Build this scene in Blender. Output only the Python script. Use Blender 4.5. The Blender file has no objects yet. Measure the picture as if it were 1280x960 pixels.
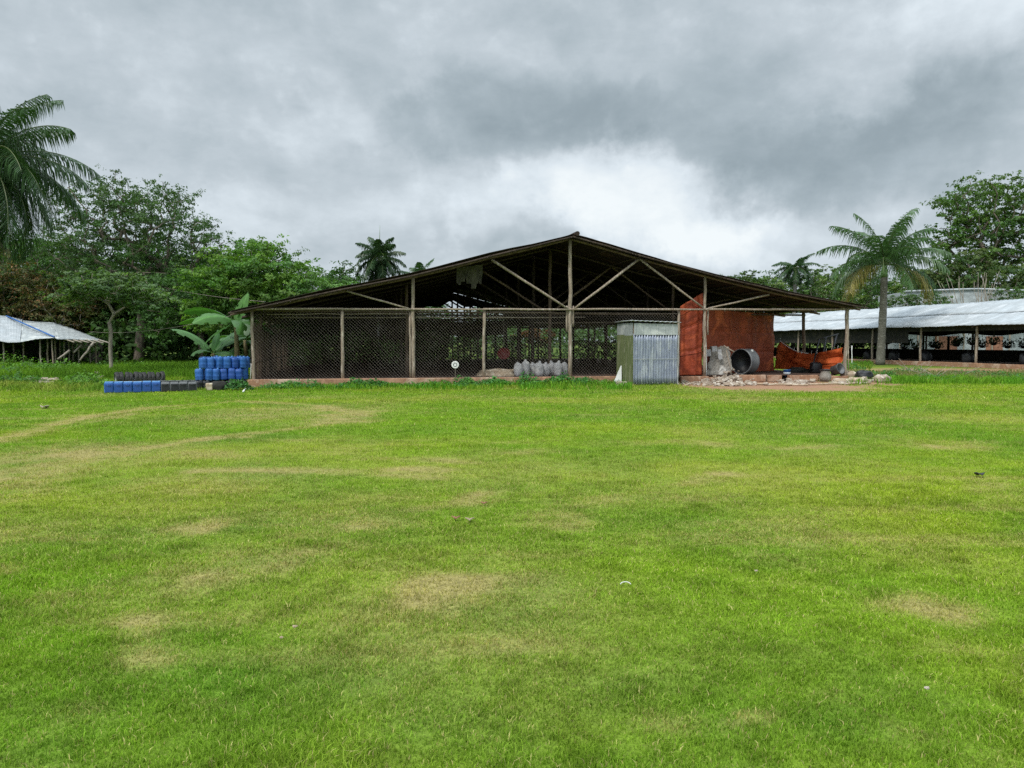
import bpy, math, random
import numpy as np
from mathutils import Vector, Matrix

PI = math.pi
R = math.radians
random.seed(11)
rng = np.random.default_rng(11)
scene = bpy.context.scene

# ------------------------------------------------------------------ camera
FPX, CX, CY, HOR, CAMZ = 950.0, 640.0, 480.0, 428.0, 1.6
PITCH = math.atan((CY - HOR) / FPX)
cam_data = bpy.data.cameras.new("camera")
cam_data.sensor_width = 36.0
cam_data.lens = 36.0 * FPX / 1280.0
cam_data.clip_start = 0.1
cam_data.clip_end = 3000.0
cam = bpy.data.objects.new("camera", cam_data)
scene.collection.objects.link(cam)
cam.location = (0, 0, CAMZ)
cam.rotation_euler = (PI / 2 - PITCH, 0, 0)
scene.camera = cam

# ------------------------------------------------------------------ colour management, exposure
scene.view_settings.view_transform = 'Standard'
scene.view_settings.look = 'None'
scene.view_settings.gamma = 1.0
scene.view_settings.use_curve_mapping = False
EXPOSURE = 0.85
scene.view_settings.exposure = EXPOSURE
scene.render.engine = 'CYCLES'
scene.cycles.use_denoising = False
scene.cycles.max_bounces = 6
scene.cycles.diffuse_bounces = 3
scene.cycles.transparent_max_bounces = 8

# ------------------------------------------------------------------ sun
SUN_EL, SUN_AZ = R(52), R(215)          # azimuth clockwise from +Y: behind the camera, a little left
sd = bpy.data.lights.new("sun", 'SUN')
sd.energy = 1.5
sd.angle = R(12)
sd.color = (1.0, 0.955, 0.88)
sun = bpy.data.objects.new("sun", sd)
scene.collection.objects.link(sun)
sdir = Vector((math.sin(SUN_AZ) * math.cos(SUN_EL), math.cos(SUN_AZ) * math.cos(SUN_EL), math.sin(SUN_EL)))
sun.rotation_euler = sdir.to_track_quat('Z', 'Y').to_euler()

# ------------------------------------------------------------------ world: Nishita sky almost wholly covered by cloud
world = bpy.data.worlds.new("World")
scene.world = world
world.use_nodes = True
wt = world.node_tree
wt.nodes.clear()


class NT:
    """small helper round a node tree"""
    def __init__(self, tree):
        self.t = tree

    def n(self, typ, **kw):
        nd = self.t.nodes.new(typ)
        for k, v in kw.items():
            setattr(nd, k, v)
        return nd

    def put(self, sock, v):
        if isinstance(v, bpy.types.NodeSocket):
            self.t.links.new(v, sock)
        elif v is not None:
            sock.default_value = v

    def m(self, op, a, b=None, c=None, clamp=False):
        nd = self.n('ShaderNodeMath', operation=op)
        nd.use_clamp = clamp
        self.put(nd.inputs[0], a)
        if b is not None:
            self.put(nd.inputs[1], b)
        if c is not None:
            self.put(nd.inputs[2], c)
        return nd.outputs[0]

    def noise(self, vec, scale, detail=4, rough=0.5, dist=0.0):
        nd = self.n('ShaderNodeTexNoise')
        self.put(nd.inputs['Vector'], vec)
        nd.inputs['Scale'].default_value = scale
        nd.inputs['Detail'].default_value = detail
        nd.inputs['Roughness'].default_value = rough
        nd.inputs['Distortion'].default_value = dist
        return nd

    def ramp(self, fac, stops):
        nd = self.n('ShaderNodeValToRGB')
        self.put(nd.inputs[0], fac)
        el = nd.color_ramp.elements
        while len(el) < len(stops):
            el.new(0.5)
        for e, (p, c) in zip(el, stops):
            e.position = p
            e.color = (c[0], c[1], c[2], 1)
        return nd.outputs[0]

    def mix(self, fac, a, b, typ='MIX'):
        nd = self.n('ShaderNodeMix', data_type='RGBA', blend_type=typ)
        self.put(nd.inputs[0], fac)
        for s, v in ((nd.inputs[6], a), (nd.inputs[7], b)):
            if isinstance(v, (tuple, list)):
                v = (v[0], v[1], v[2], 1)
            self.put(s, v)
        return nd.outputs[2]


W = NT(wt)
tc = W.n('ShaderNodeTexCoord')
dirv = tc.outputs['Generated']
sep = W.n('ShaderNodeSeparateXYZ')
W.put(sep.inputs[0], dirv)
dx, dy, dz = sep.outputs
az = W.m('ARCTAN2', dx, dy)
elv = W.m('ARCSINE', dz)
# cloud layer coordinates: flattened towards the horizon as a real deck of cloud is
den = W.m('ADD', W.m('MAXIMUM', dz, 0.0), 0.42)
comb = W.n('ShaderNodeCombineXYZ')
W.put(comb.inputs[0], W.m('DIVIDE', dx, den))
W.put(comb.inputs[1], W.m('DIVIDE', dy, den))
comb.inputs[2].default_value = 3.7
plane = comb.outputs[0]
n_big = W.noise(plane, 1.5, 8, 0.52, 0.1).outputs['Fac']
n_mid = W.noise(plane, 4.6, 9, 0.60, 0.15).outputs['Fac']
warp = W.noise(dirv, 4.2, 8, 0.58, 0.1)
wsep = W.n('ShaderNodeSeparateColor')
W.put(wsep.inputs[0], warp.outputs['Color'])
azw = W.m('ADD', az, W.m('MULTIPLY', W.m('SUBTRACT', wsep.outputs[0], 0.5), 0.38))
elw = W.m('ADD', elv, W.m('MULTIPLY', W.m('SUBTRACT', wsep.outputs[1], 0.5), 0.26))
flat = W.n('ShaderNodeMapping')
W.put(flat.inputs[0], dirv)
flat.inputs['Scale'].default_value = (1, 1, 2.1)
billow = W.noise(flat.outputs[0], 6.0, 10, 0.60, 0.15).outputs['Fac']
puff = W.n('ShaderNodeTexVoronoi', feature='SMOOTH_F1')
W.put(puff.inputs['Vector'], warp.outputs['Color'])
puff.inputs['Scale'].default_value = 9.0
puffv = puff.outputs['Distance']
val = W.m('ADD', 0.752, W.m('MULTIPLY', W.m('SUBTRACT', n_big, 0.5), 0.22))
val = W.m('ADD', val, W.m('MULTIPLY', W.m('SUBTRACT', n_mid, 0.5), 0.20))
val = W.m('ADD', val, W.m('MULTIPLY', W.m('SUBTRACT', billow, 0.5), 0.30))
val = W.m('ADD', val, W.m('MULTIPLY', W.m('SUBTRACT', puffv, 0.35), -0.10))
# large cloud masses: (picture-like azimuth, elevation) of each mass, its extent and how bright it is
for (px, py, wx, wy, amp) in [(520, 30, 200, 60, -.04), (660, 140, 150, 52, -.11), (1000, 110, 190, 60, -.07), (1060, 185, 160, 52, -.11),
              (760, 150, 120, 40, -.04), (1230, 20, 130, 48, .20), (440, 140, 70, 40, .085), (790, 248, 155, 50, .18), (850, 272, 120, 40, .09),
              (930, 290, 110, 34, .09), (610, 262, 100, 34, .09), (250, 300, 140, 40, .05), (1190, 300, 110, 40, .06), (80, 20, 170, 50, .02),
              (200, 250, 150, 36, .05), (330, 200, 120, 26, -.03)]:
    a0 = math.atan((px - CX) / FPX)
    e0 = math.atan((HOR - py) / FPX * math.cos(a0))
    qa = W.m('MULTIPLY', W.m('SUBTRACT', azw, a0), FPX / wx)
    qe = W.m('MULTIPLY', W.m('SUBTRACT', elw, e0), FPX / wy)
    r2 = W.m('ADD', W.m('MULTIPLY', qa, qa), W.m('MULTIPLY', qe, qe))
    crisp = 3.6 if amp in (.18, -.11) else 1.5
    g = W.m('MULTIPLY', W.m('DIVIDE', 1.0, W.m('ADD', 1.0, W.m('EXPONENT', W.m('MULTIPLY', W.m('SUBTRACT', r2, 1.1), crisp)))), amp)
    val = W.m('ADD', val, g)
cloud = W.ramp(val, [(0.40, (0.235, 0.290, 0.325)), (0.55, (0.315, 0.385, 0.428)), (0.66, (0.415, 0.490, 0.538)),
                     (0.76, (0.540, 0.612, 0.665)), (0.88, (0.735, 0.815, 0.875)), (1.0, (0.90, 0.96, 0.985))])
# overcast is brightest overhead; extra gain added there and behind the camera to light the lawn
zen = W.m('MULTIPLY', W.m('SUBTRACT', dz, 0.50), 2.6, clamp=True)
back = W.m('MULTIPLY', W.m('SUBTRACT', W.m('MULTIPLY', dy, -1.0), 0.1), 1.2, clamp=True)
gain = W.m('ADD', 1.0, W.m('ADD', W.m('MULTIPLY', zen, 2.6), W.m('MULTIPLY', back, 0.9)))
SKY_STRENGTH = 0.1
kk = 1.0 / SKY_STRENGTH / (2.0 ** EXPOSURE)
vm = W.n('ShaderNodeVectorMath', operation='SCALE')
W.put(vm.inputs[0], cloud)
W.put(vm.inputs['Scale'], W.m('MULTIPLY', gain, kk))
sky = W.n('ShaderNodeTexSky', sky_type='NISHITA')
sky.sun_disc = False
sky.sun_elevation = SUN_EL
sky.sun_rotation = SUN_AZ
sky.air_density = 1.0
sky.dust_density = 2.0
thin = W.m('MULTIPLY', W.m('SUBTRACT', n_mid, 0.60), 1.2, clamp=True)
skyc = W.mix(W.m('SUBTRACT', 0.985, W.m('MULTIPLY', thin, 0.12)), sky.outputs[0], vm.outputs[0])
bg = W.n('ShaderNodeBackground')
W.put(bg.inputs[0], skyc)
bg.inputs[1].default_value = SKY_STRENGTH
wo = W.n('ShaderNodeOutputWorld')
wt.links.new(bg.outputs[0], wo.inputs[0])

# ------------------------------------------------------------------ picture <-> world
cp, sp_ = math.cos(PITCH), math.sin(PITCH)


def ray(px, py):
    xc, yc = (px - CX) / FPX, (CY - py) / FPX
    return Vector((xc, cp + yc * sp_, -sp_ + yc * cp))


def at(px, py, Y):
    d = ray(px, py)
    return Vector((0, 0, CAMZ)) + d * (Y / d.y)


def onground(px, py, z=0.0):
    d = ray(px, py)
    return Vector((0, 0, CAMZ)) + d * ((z - CAMZ) / d.z)


# barn frame: s along the front, t back along its axis, z up
BA = R(12.3)
BU = Vector((math.cos(BA), math.sin(BA), 0))
BV = Vector((-math.sin(BA), math.cos(BA), 0))
BP = Vector((at(315, 475, 26.8).x, 26.8, 0))


def B(s, t, z):
    return BP + BU * s + BV * t + Vector((0, 0, z))


def fp(px, py, t=0.0):
    """(s, z) where the ray of a picture point meets the barn's cross plane t"""
    d = ray(px, py)
    o = Vector((0, 0, CAMZ)) - BP - BV * t
    k = -(o.dot(BV)) / d.dot(BV)
    p = o + d * k
    return p.dot(BU), p.z


# ------------------------------------------------------------------ object helpers
COL = scene.collection


def tag(o, label=None, cat=None, group=None, kind=None):
    if label: o["label"] = label
    if cat: o["category"] = cat
    if group: o["group"] = group
    if kind: o["kind"] = kind
    return o


def thing(name, label, cat, loc=(0, 0, 0), group=None, rz=0.0):
    o = bpy.data.objects.new(name, None)
    COL.objects.link(o)
    o.location = loc
    o.rotation_euler = (0, 0, rz)
    o.empty_display_size = 0.2
    return tag(o, label, cat, group)


def copy_tree(o, parent=None):
    c = o.copy()
    COL.objects.link(c)
    c.parent = parent
    for ch in list(o.children):
        copy_tree(ch, c)
    return c


def world_off(parent):
    v = Vector((0, 0, 0))
    p = parent
    while p is not None:
        v += Vector(p.location)
        p = p.parent
    return v


def link_mesh(name, me, mat, parent, smooth):
    if smooth:
        me.polygons.foreach_set("use_smooth", np.ones(len(me.polygons), dtype=bool))
    me.materials.append(mat)
    o = bpy.data.objects.new(name, me)
    COL.objects.link(o)
    if parent is not None:
        o.parent = parent
    return o


def np_mesh(name, V, F, mat, parent=None, col=None, smooth=False):
    """numpy mesh: V (n,3), F (m,k) one polygon size, col (n,3) point colours"""
    V = np.asarray(V, dtype=np.float32)
    if parent is not None:
        V = V - np.array(world_off(parent), dtype=np.float32)
    F = np.asarray(F, dtype=np.int32)
    me = bpy.data.meshes.new(name)
    me.vertices.add(len(V))
    me.vertices.foreach_set("co", V.ravel())
    k = F.shape[1]
    me.loops.add(F.size)
    me.loops.foreach_set("vertex_index", F.ravel())
    me.polygons.add(len(F))
    me.polygons.foreach_set("loop_start", np.arange(0, F.size, k, dtype=np.int32))
    me.polygons.foreach_set("loop_total", np.full(len(F), k, dtype=np.int32))
    if col is not None:
        a = me.color_attributes.new("Col", 'FLOAT_COLOR', 'POINT')
        c4 = np.ones((len(V), 4), dtype=np.float32)
        c4[:, :3] = col
        a.data.foreach_set("color", c4.ravel())
    me.update(calc_edges=True)
    me.validate()
    return link_mesh(name, me, mat, parent, smooth)


class MB:
    def __init__(self):
        self.v, self.f = [], []

    def add(self, vs, fs):
        b = len(self.v)
        self.v += [tuple(v) for v in vs]
        self.f += [tuple(i + b for i in f) for f in fs]
        return self

    def box(self, c, size, M=None, bev=0.0):
        hx, hy, hz = size[0] / 2, size[1] / 2, size[2] / 2
        c = Vector(c)
        if bev <= 0:
            vs = [Vector((x, y, z)) for z in (-hz, hz) for y in (-hy, hy) for x in (-hx, hx)]
            fs = [(0, 2, 3, 1), (4, 5, 7, 6), (0, 1, 5, 4), (2, 6, 7, 3), (0, 4, 6, 2), (1, 3, 7, 5)]
        else:
            bb = min(bev, hx * .9, hy * .9, hz * .9)
            prof = []
            for (sx, sy) in ((1, 1), (-1, 1), (-1, -1), (1, -1)):
                a0 = {(1, 1): 0, (-1, 1): 90, (-1, -1): 180, (1, -1): 270}[(sx, sy)]
                for k in range(4):
                    a = R(a0 + 30 * k)
                    prof.append((sx * (hx - bb), sy * (hy - bb), math.cos(a), math.sin(a)))
            rings = [(-hz, .3), (-hz + bb * .3, .75), (-hz + bb, 1), (hz - bb, 1), (hz - bb * .3, .75), (hz, .3)]
            vs, n = [], len(prof)
            for (z, q) in rings:
                for (x, y, ca, sa) in prof:
                    vs.append(Vector((x + ca * bb * q, y + sa * bb * q, z)))
            fs = []
            for r in range(len(rings) - 1):
                for i in range(n):
                    j = (i + 1) % n
                    fs.append((r * n + i, r * n + j, (r + 1) * n + j, (r + 1) * n + i))
            fs.append(tuple(range(n - 1, -1, -1)))
            fs.append(tuple(range((len(rings) - 1) * n, len(rings) * n)))
        if M is not None:
            vs = [M @ v for v in vs]
        return self.add([v + c for v in vs], fs)

    def tube(self, pts, rad, n=6, caps=True, jit=0.0):
        pts = [Vector(p) for p in pts]
        if not isinstance(rad, (list, tuple)):
            rad = [rad] * len(pts)
        vs = []
        up = Vector((0.12, 0.31, 1)).normalized()
        prev = None
        for i, p in enumerate(pts):
            tn = (pts[min(i + 1, len(pts) - 1)] - pts[max(i - 1, 0)])
            if tn.length < 1e-9: tn = Vector((0, 0, 1))
            tn.normalize()
            if prev is None:
                a = tn.cross(up)
                if a.length < .1: a = tn.cross(Vector((1, 0, 0)))
            else:
                a = prev - tn * prev.dot(tn)
            a.normalize()
            prev = a
            b = tn.cross(a)
            for k in range(n):
                th = 2 * PI * k / n
                rr = rad[i] * (1 + (random.uniform(-jit, jit) if jit else 0))
                vs.append(p + (a * math.cos(th) + b * math.sin(th)) * rr)
        fs = []
        for i in range(len(pts) - 1):
            for k in range(n):
                k2 = (k + 1) % n
                fs.append((i * n + k, i * n + k2, (i + 1) * n + k2, (i + 1) * n + k))
        if caps:
            fs.append(tuple(range(n - 1, -1, -1)))
            fs.append(tuple((len(pts) - 1) * n + k for k in range(n)))
        return self.add(vs, fs)

    def pole(self, a, b, r, r2=None, n=8, wob=0.02, seg=5):
        a, b = Vector(a), Vector(b)
        r2 = r if r2 is None else r2
        pts, rad = [], []
        for i in range(seg + 1):
            q = i / seg
            w = math.sin(q * PI) * wob
            pts.append(a.lerp(b, q) + Vector((random.uniform(-w, w), random.uniform(-w, w), random.uniform(-w, w) * .5)))
            rad.append((r + (r2 - r) * q) * random.uniform(.93, 1.07))
        return self.tube(pts, rad, n, True, 0.05)

    def lathe(self, prof, c=(0, 0, 0), n=20, M=None, closed=False):
        vs = []
        for (r, z) in prof:
            for k in range(n):
                th = 2 * PI * k / n
                vs.append(Vector((r * math.cos(th), r * math.sin(th), z)))
        m = len(prof)
        fs = []
        for i in range(m if closed else m - 1):
            i2 = (i + 1) % m
            for k in range(n):
                k2 = (k + 1) % n
                fs.append((i * n + k, i * n + k2, i2 * n + k2, i2 * n + k))
        if M is not None:
            vs = [M @ v for v in vs]
        c = Vector(c)
        return self.add([v + c for v in vs], fs)

    def grid(self, P, closed_v=False):
        """P: rows of points"""
        nr, nc = len(P), len(P[0])
        vs = [p for row in P for p in row]
        fs = [(r * nc + c, r * nc + c + 1, (r + 1) * nc + c + 1, (r + 1) * nc + c) for r in range(nr - 1) for c in range(nc - 1)]
        return self.add(vs, fs)

    def build(self, name, mat, parent=None, smooth=False, solid=0.0):
        off = world_off(parent) if parent is not None else Vector((0, 0, 0))
        me = bpy.data.meshes.new(name)
        me.from_pydata([(v[0] - off.x, v[1] - off.y, v[2] - off.z) for v in self.v], [], self.f)
        me.update()
        o = link_mesh(name, me, mat, parent, smooth)
        if solid:
            md = o.modifiers.new("thickness", 'SOLIDIFY')
            md.thickness = solid
            md.offset = 0
        return o


# ------------------------------------------------------------------ value noise in numpy
def _hash(ix, iy, seed):
    h = (ix.astype(np.int64) * 374761393 + iy.astype(np.int64) * 668265263 + seed * 982451653) & 0xffffffff
    h = ((h ^ (h >> 13)) * 1274126177) & 0xffffffff
    return ((h ^ (h >> 16)) & 0xffff) / 65535.0


def vnoise(x, y, scale, seed=0, octv=3):
    x, y = np.asarray(x, float) / scale, np.asarray(y, float) / scale
    tot, amp, s = 0, 1.0, 0
    for o in range(octv):
        ix, iy = np.floor(x), np.floor(y)
        fx, fy = x - ix, y - iy
        fx, fy = fx * fx * (3 - 2 * fx), fy * fy * (3 - 2 * fy)
        a, b = _hash(ix, iy, seed + o), _hash(ix + 1, iy, seed + o)
        c, d = _hash(ix, iy + 1, seed + o), _hash(ix + 1, iy + 1, seed + o)
        tot = tot + amp * ((a * (1 - fx) + b * fx) * (1 - fy) + (c * (1 - fx) + d * fx) * fy)
        s += amp
        amp *= .5
        x, y = x * 2.03 + 17.1, y * 2.03 + 5.3
    return tot / s


# ------------------------------------------------------------------ materials
def material(name, c1, c2=None, scale=4.0, rough=0.8, bump=0.0, bscale=None, spec=0.3, metal=0.0, stretch=(1, 1, 1), c3=None, detail=5,
             lo=0.35, hi=0.65, bdist=0.02, fine_amt=0.35):
    m = bpy.data.materials.new(name)
    m.use_nodes = True
    t = NT(m.node_tree)
    m.node_tree.nodes.clear()
    out = t.n('ShaderNodeOutputMaterial')
    p = t.n('ShaderNodeBsdfPrincipled')
    t.t.links.new(p.outputs[0], out.inputs[0])
    p.inputs['Roughness'].default_value = rough
    p.inputs['Specular IOR Level'].default_value = spec
    p.inputs['Metallic'].default_value = metal
    geo = t.n('ShaderNodeTexCoord')
    mp = t.n('ShaderNodeMapping')
    t.put(mp.inputs[0], geo.outputs['Object'])
    mp.inputs['Scale'].default_value = stretch
    v = mp.outputs[0]
    if c2 is None:
        c2 = tuple(x * .7 for x in c1)
    nz = t.noise(v, scale, detail, .6, .3)
    stops = [(lo, c1), (hi, c2)] if c3 is None else [(lo, c1), ((lo + hi) / 2, c2), (hi, c3)]
    c = t.ramp(nz.outputs['Fac'], stops)
    fine = t.noise(v, scale * 9, 3, .6)
    c = t.mix(fine_amt, c, t.ramp(fine.outputs['Fac'], [(.3, (.55, .55, .55)), (.7, (1.2, 1.2, 1.2))]), 'MULTIPLY')
    t.put(p.inputs['Base Color'], c)
    if bump:
        bn = t.noise(v, bscale or scale * 5, 6, .65)
        bp = t.n('ShaderNodeBump')
        bp.inputs['Strength'].default_value = bump
        bp.inputs['Distance'].default_value = bdist
        t.put(bp.inputs['Height'], bn.outputs['Fac'])
        t.put(p.inputs['Normal'], bp.outputs[0])
    return m


def leaf_material(name, transl=0.35, rough=0.55, spec=0.25, gain=(1, 1, 1), tgain=(1.3, 1.5, .6)):
    m = bpy.data.materials.new(name)
    m.use_nodes = True
    t = NT(m.node_tree)
    m.node_tree.nodes.clear()
    out = t.n('ShaderNodeOutputMaterial')
    at_ = t.n('ShaderNodeAttribute', attribute_name="Col")
    c = t.mix(1.0, at_.outputs['Color'], gain, 'MULTIPLY')
    p = t.n('ShaderNodeBsdfPrincipled')
    p.inputs['Roughness'].default_value = rough
    p.inputs['Specular IOR Level'].default_value = spec
    t.put(p.inputs['Base Color'], c)
    tr = t.n('ShaderNodeBsdfTranslucent')
    t.put(tr.inputs['Color'], t.mix(1.0, c, tgain, 'MULTIPLY'))
    mx = t.n('ShaderNodeMixShader')
    mx.inputs[0].default_value = transl
    t.t.links.new(p.outputs[0], mx.inputs[1])
    t.t.links.new(tr.outputs[0], mx.inputs[2])
    t.t.links.new(mx.outputs[0], out.inputs[0])
    return m


M = dict(
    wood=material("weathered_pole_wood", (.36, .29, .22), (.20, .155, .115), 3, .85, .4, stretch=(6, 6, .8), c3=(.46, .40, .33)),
    darkwood=material("shade_darkened_wood", (.075, .053, .040), (.035, .026, .021), 3, .9, .3, stretch=(3, 3, 1)),  # wood darkened so the roof void's shade sits in its colour
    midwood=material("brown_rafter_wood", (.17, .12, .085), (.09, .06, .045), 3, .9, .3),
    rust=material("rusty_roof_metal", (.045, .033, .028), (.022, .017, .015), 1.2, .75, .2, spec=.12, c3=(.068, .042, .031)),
    concrete=material("stained_concrete", (.44, .26, .165), (.28, .15, .09), 1.6, .95, .5, c3=(.48, .35, .26)),
    soil=material("red_soil_floor", (.10, .055, .036), (.06, .035, .025), 1.5, 1, .4, c3=(.14, .08, .055)),
    wire=material("galvanised_wire", (.30, .265, .22), (.13, .10, .075), .9, .6, metal=.2, spec=.3, lo=.3, hi=.7),
    tarplow=material("lit_through_orange_tarpaulin", (.66, .135, .035), (.46, .08, .02), 1.6, .55, .7, bscale=3.5, c3=(.70, .15, .04), bdist=.1),  # brighter orange stands in for light passing through the thin sheet
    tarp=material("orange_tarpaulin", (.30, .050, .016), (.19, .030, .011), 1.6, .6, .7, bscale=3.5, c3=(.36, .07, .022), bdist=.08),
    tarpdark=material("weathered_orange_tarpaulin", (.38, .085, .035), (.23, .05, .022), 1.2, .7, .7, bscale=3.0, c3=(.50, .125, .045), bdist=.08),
    zinc=material("corrugated_zinc", (.37, .405, .47), (.25, .28, .36), 1.6, .42, metal=.35, spec=.5, stretch=(3, 3, .7), c3=(.43, .46, .50)),
    zincpale=material("pale_zinc", (.42, .445, .45), (.30, .325, .33), 1.4, .55, metal=.15, spec=.3, c3=(.52, .54, .53), fine_amt=.15),
    mossboard=material("mossy_board", (.17, .19, .085), (.10, .13, .05), 2.5, .9, .3, stretch=(4, 4, .6), c3=(.25, .25, .16)),
    whiteroof=material("white_painted_roof_sheet", (.40, .435, .46), (.31, .335, .35), .8, .65, spec=.15, c3=(.45, .475, .495), fine_amt=.12),
    blue=material("blue_plastic", (.026, .13, .40), (.016, .080, .27), 2.2, .5, spec=.4, c3=(.07, .21, .48), fine_amt=.5),
    darkblue=material("deep_blue_plastic", (.016, .075, .30), (.010, .05, .21), 3, .4, spec=.5),
    bluerim=material("sun_bleached_blue_plastic", (.16, .36, .66), (.10, .28, .58), 5, .5, spec=.4),
    black=material("black_plastic", (.018, .018, .020), (.011, .011, .013), 4, .45, spec=.45),
    rubber=material("tyre_rubber", (.05, .05, .048), (.03, .03, .03), 5, .6, .2, spec=.4, c3=(.11, .105, .095)),
    grey=material("grey_plastic", (.16, .165, .17), (.10, .105, .11), 3, .5),
    sack=material("white_woven_sack", (.40, .40, .40), (.28, .28, .29), 3, .9, .5, bscale=9, c3=(.50, .49, .47), bdist=.03),
    tansack=material("tan_woven_sack", (.45, .36, .26), (.33, .25, .17), 3, .9, .6, bscale=7, c3=(.56, .50, .40), bdist=.04),
    stone=material("pale_rubble_stone", (.42, .36, .28), (.28, .22, .17), 5, .95, .4, c3=(.55, .50, .43)),
    plaster=material("crumbling_grey_plaster", (.30, .275, .24), (.20, .18, .155), 3, .95, .6, c3=(.42, .40, .37)),
    white=material("white_paint", (.72, .72, .70), (.60, .60, .58), 4, .6),
    whitewall=material("whitewashed_wall", (.44, .48, .50), (.30, .33, .34), .8, .85, c3=(.50, .53, .54)),
    darknet=material("dark_shade_net", (.035, .033, .028), (.02, .02, .018), 2, .95, c3=(.06, .052, .04)),
    red=material("red_plastic", (.20, .018, .018), (.13, .012, .012), 4, .5),
    bark=material("grey_brown_bark", (.17, .14, .11), (.09, .075, .058), 4, .95, .6, stretch=(2, 2, .6)),
    palebark=material("pale_bark", (.34, .30, .25), (.22, .19, .15), 4, .95, .4, stretch=(2, 2, .6)),
    palmbark=material("grey_palm_trunk", (.17, .16, .135), (.10, .095, .075), 3, .9, .4, stretch=(1, 1, 4), c3=(.22, .21, .18)),
    shaft=material("green_crownshaft", (.12, .20, .06), (.09, .15, .05), 2, .6),
    cloth=material("pale_hanging_cloth", (.11, .10, .08), (.06, .055, .045), 4, .95, .4),
    brick=material("reddish_brick_block", (.34, .17, .11), (.25, .12, .08), 3, .95, .4),
)
M['leaf'] = leaf_material("tree_leaves")
M['palm'] = leaf_material("palm_leaflets", .22, .45, .35)
M['grass'] = leaf_material("lawn_blades", .34, .7, .05)
M['banana'] = leaf_material("banana_leaf", .25, .45, .3, gain=(.8, .8, .8))
# ================================================================== GROUND
# bleached and dry patches of the lawn: (px, py, half width, half height, strength) as read off, turned into real ellipses on the ground
DRY = [(535, 742, 55, 20, .95), (90, 572, 130, 17, .75), (30, 600, 70, 20, .7), (260, 570, 90, 9, .55), (245, 722, 65, 18, .75), (175, 795, 55, 26, .6),
       (330, 690, 110, 13, .5), (410, 655, 60, 14, .45), (262, 652, 32, 9, .5), (585, 625, 42, 9, .65), (520, 632, 40, 6, .45), (485, 592, 65, 6, .7),
       (545, 577, 42, 4, .5), (430, 521, 40, 9, .8), (345, 517, 90, 11, .45), (930, 600, 28, 5, .6), (900, 608, 45, 5, .4), (820, 553, 85, 5, .5),
       (1000, 556, 80, 4, .5), (1180, 557, 60, 5, .55), (1085, 752, 65, 16, .75), (1255, 770, 38, 9, .75), (712, 650, 55, 14, .55), (760, 632, 60, 8, .35),
       (1240, 607, 55, 8, .55), (800, 915, 60, 26, .4), (925, 918, 35, 12, .5), (35, 722, 35, 12, .5), (120, 760, 60, 16, .35), (1060, 880, 50, 14, .2),
       (1190, 820, 60, 20, .2), (660, 500, 80, 4, .3), (990, 500, 120, 4, .35), (230, 610, 120, 8, .3), (60, 660, 70, 12, .3), (640, 560, 60, 4, .35),
       (820, 680, 90, 16, .25), (1020, 700, 80, 14, .3), (310, 850, 60, 18, .2), (100, 880, 70, 25, .25), (430, 560, 60, 5, .3)]
TRACKS = [([(-80, 560), (20, 545), (100, 522), (190, 510), (300, 502), (400, 508), (448, 521)], 5, .62),
          ([(-80, 612), (0, 590), (120, 570), (240, 552), (330, 541), (400, 531), (452, 520)], 6, .62),
          ([(0, 552), (90, 533), (170, 516), (260, 507)], 4, .4),
          ([(250, 590), (380, 588), (480, 592), (540, 594)], 4, .45),
          ([(90, 765), (200, 745), (300, 700), (400, 672), (450, 655)], 9, .35)]
SOILP = [(955, 480, 118, 8.0, 1.0), (1070, 477, 36, 5, .8), (885, 483, 42, 4, .65), (950, 486, 90, 2.5, .5), (1190, 463, 160, 3.5, .7), (800, 485, 40, 2, .3)]


def gpt(px, py):
    p = onground(px, py)
    return p.x, p.y


def ell_sum(X, Y, L, warp=.35):
    out = np.zeros_like(X)
    wx = X + (vnoise(X, Y, 1.1, 5, 4) - .5) * 1.1 * warp * 3
    wy = Y + (vnoise(X, Y, 1.3, 9, 4) - .5) * 1.3 * warp * 3
    for (px, py, hw, hh, a) in L:
        cx, cy = gpt(px, py)
        rx = hw / FPX * cy
        ry = abs(gpt(px, py - hh)[1] - gpt(px, py + hh)[1]) / 2
        q = ((wx - cx) / rx) ** 2 + ((wy - cy) / ry) ** 2
        out = np.maximum(out, a * np.exp(-q * .9))
    return out


def track_sum(X, Y):
    out = np.zeros_like(X)
    w2 = (vnoise(X, Y, .8, 31, 3) - .5) * .5
    for (pts, hh, a) in TRACKS:
        g = [gpt(*p) for p in pts]
        for (p, q) in zip(g[:-1], g[1:]):
            dx_, dy_ = q[0] - p[0], q[1] - p[1]
            L2 = dx_ * dx_ + dy_ * dy_
            tt = np.clip(((X - p[0]) * dx_ + (Y - p[1]) * dy_) / L2, 0, 1)
            d = np.hypot(X - p[0] - tt * dx_, Y - p[1] - tt * dy_) + w2
            wd = hh * .055
            out = np.maximum(out, a * np.exp(-(d / wd) ** 2))
    return out


def dry_at(X, Y):
    d = np.maximum(ell_sum(X, Y, DRY), track_sum(X, Y))
    d = np.clip((d * (.25 + 1.4 * vnoise(X, Y, .26, 77, 4)) - .10) * 1.5, 0, 1)
    d += np.clip(vnoise(X, Y, 3.2, 41, 4) - .56, 0, 1) * 1.3
    d += np.clip(vnoise(X * .3, Y, .55, 43, 4) - .62, 0, 1) * 1.6
    return np.clip(d, 0, 1)


def soil_at(X, Y):
    return np.clip((ell_sum(X, Y, SOILP, .3) - .18) * 2.2 * (.45 + 1.1 * vnoise(X, Y, .55, 15, 3)), 0, 1)


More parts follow.
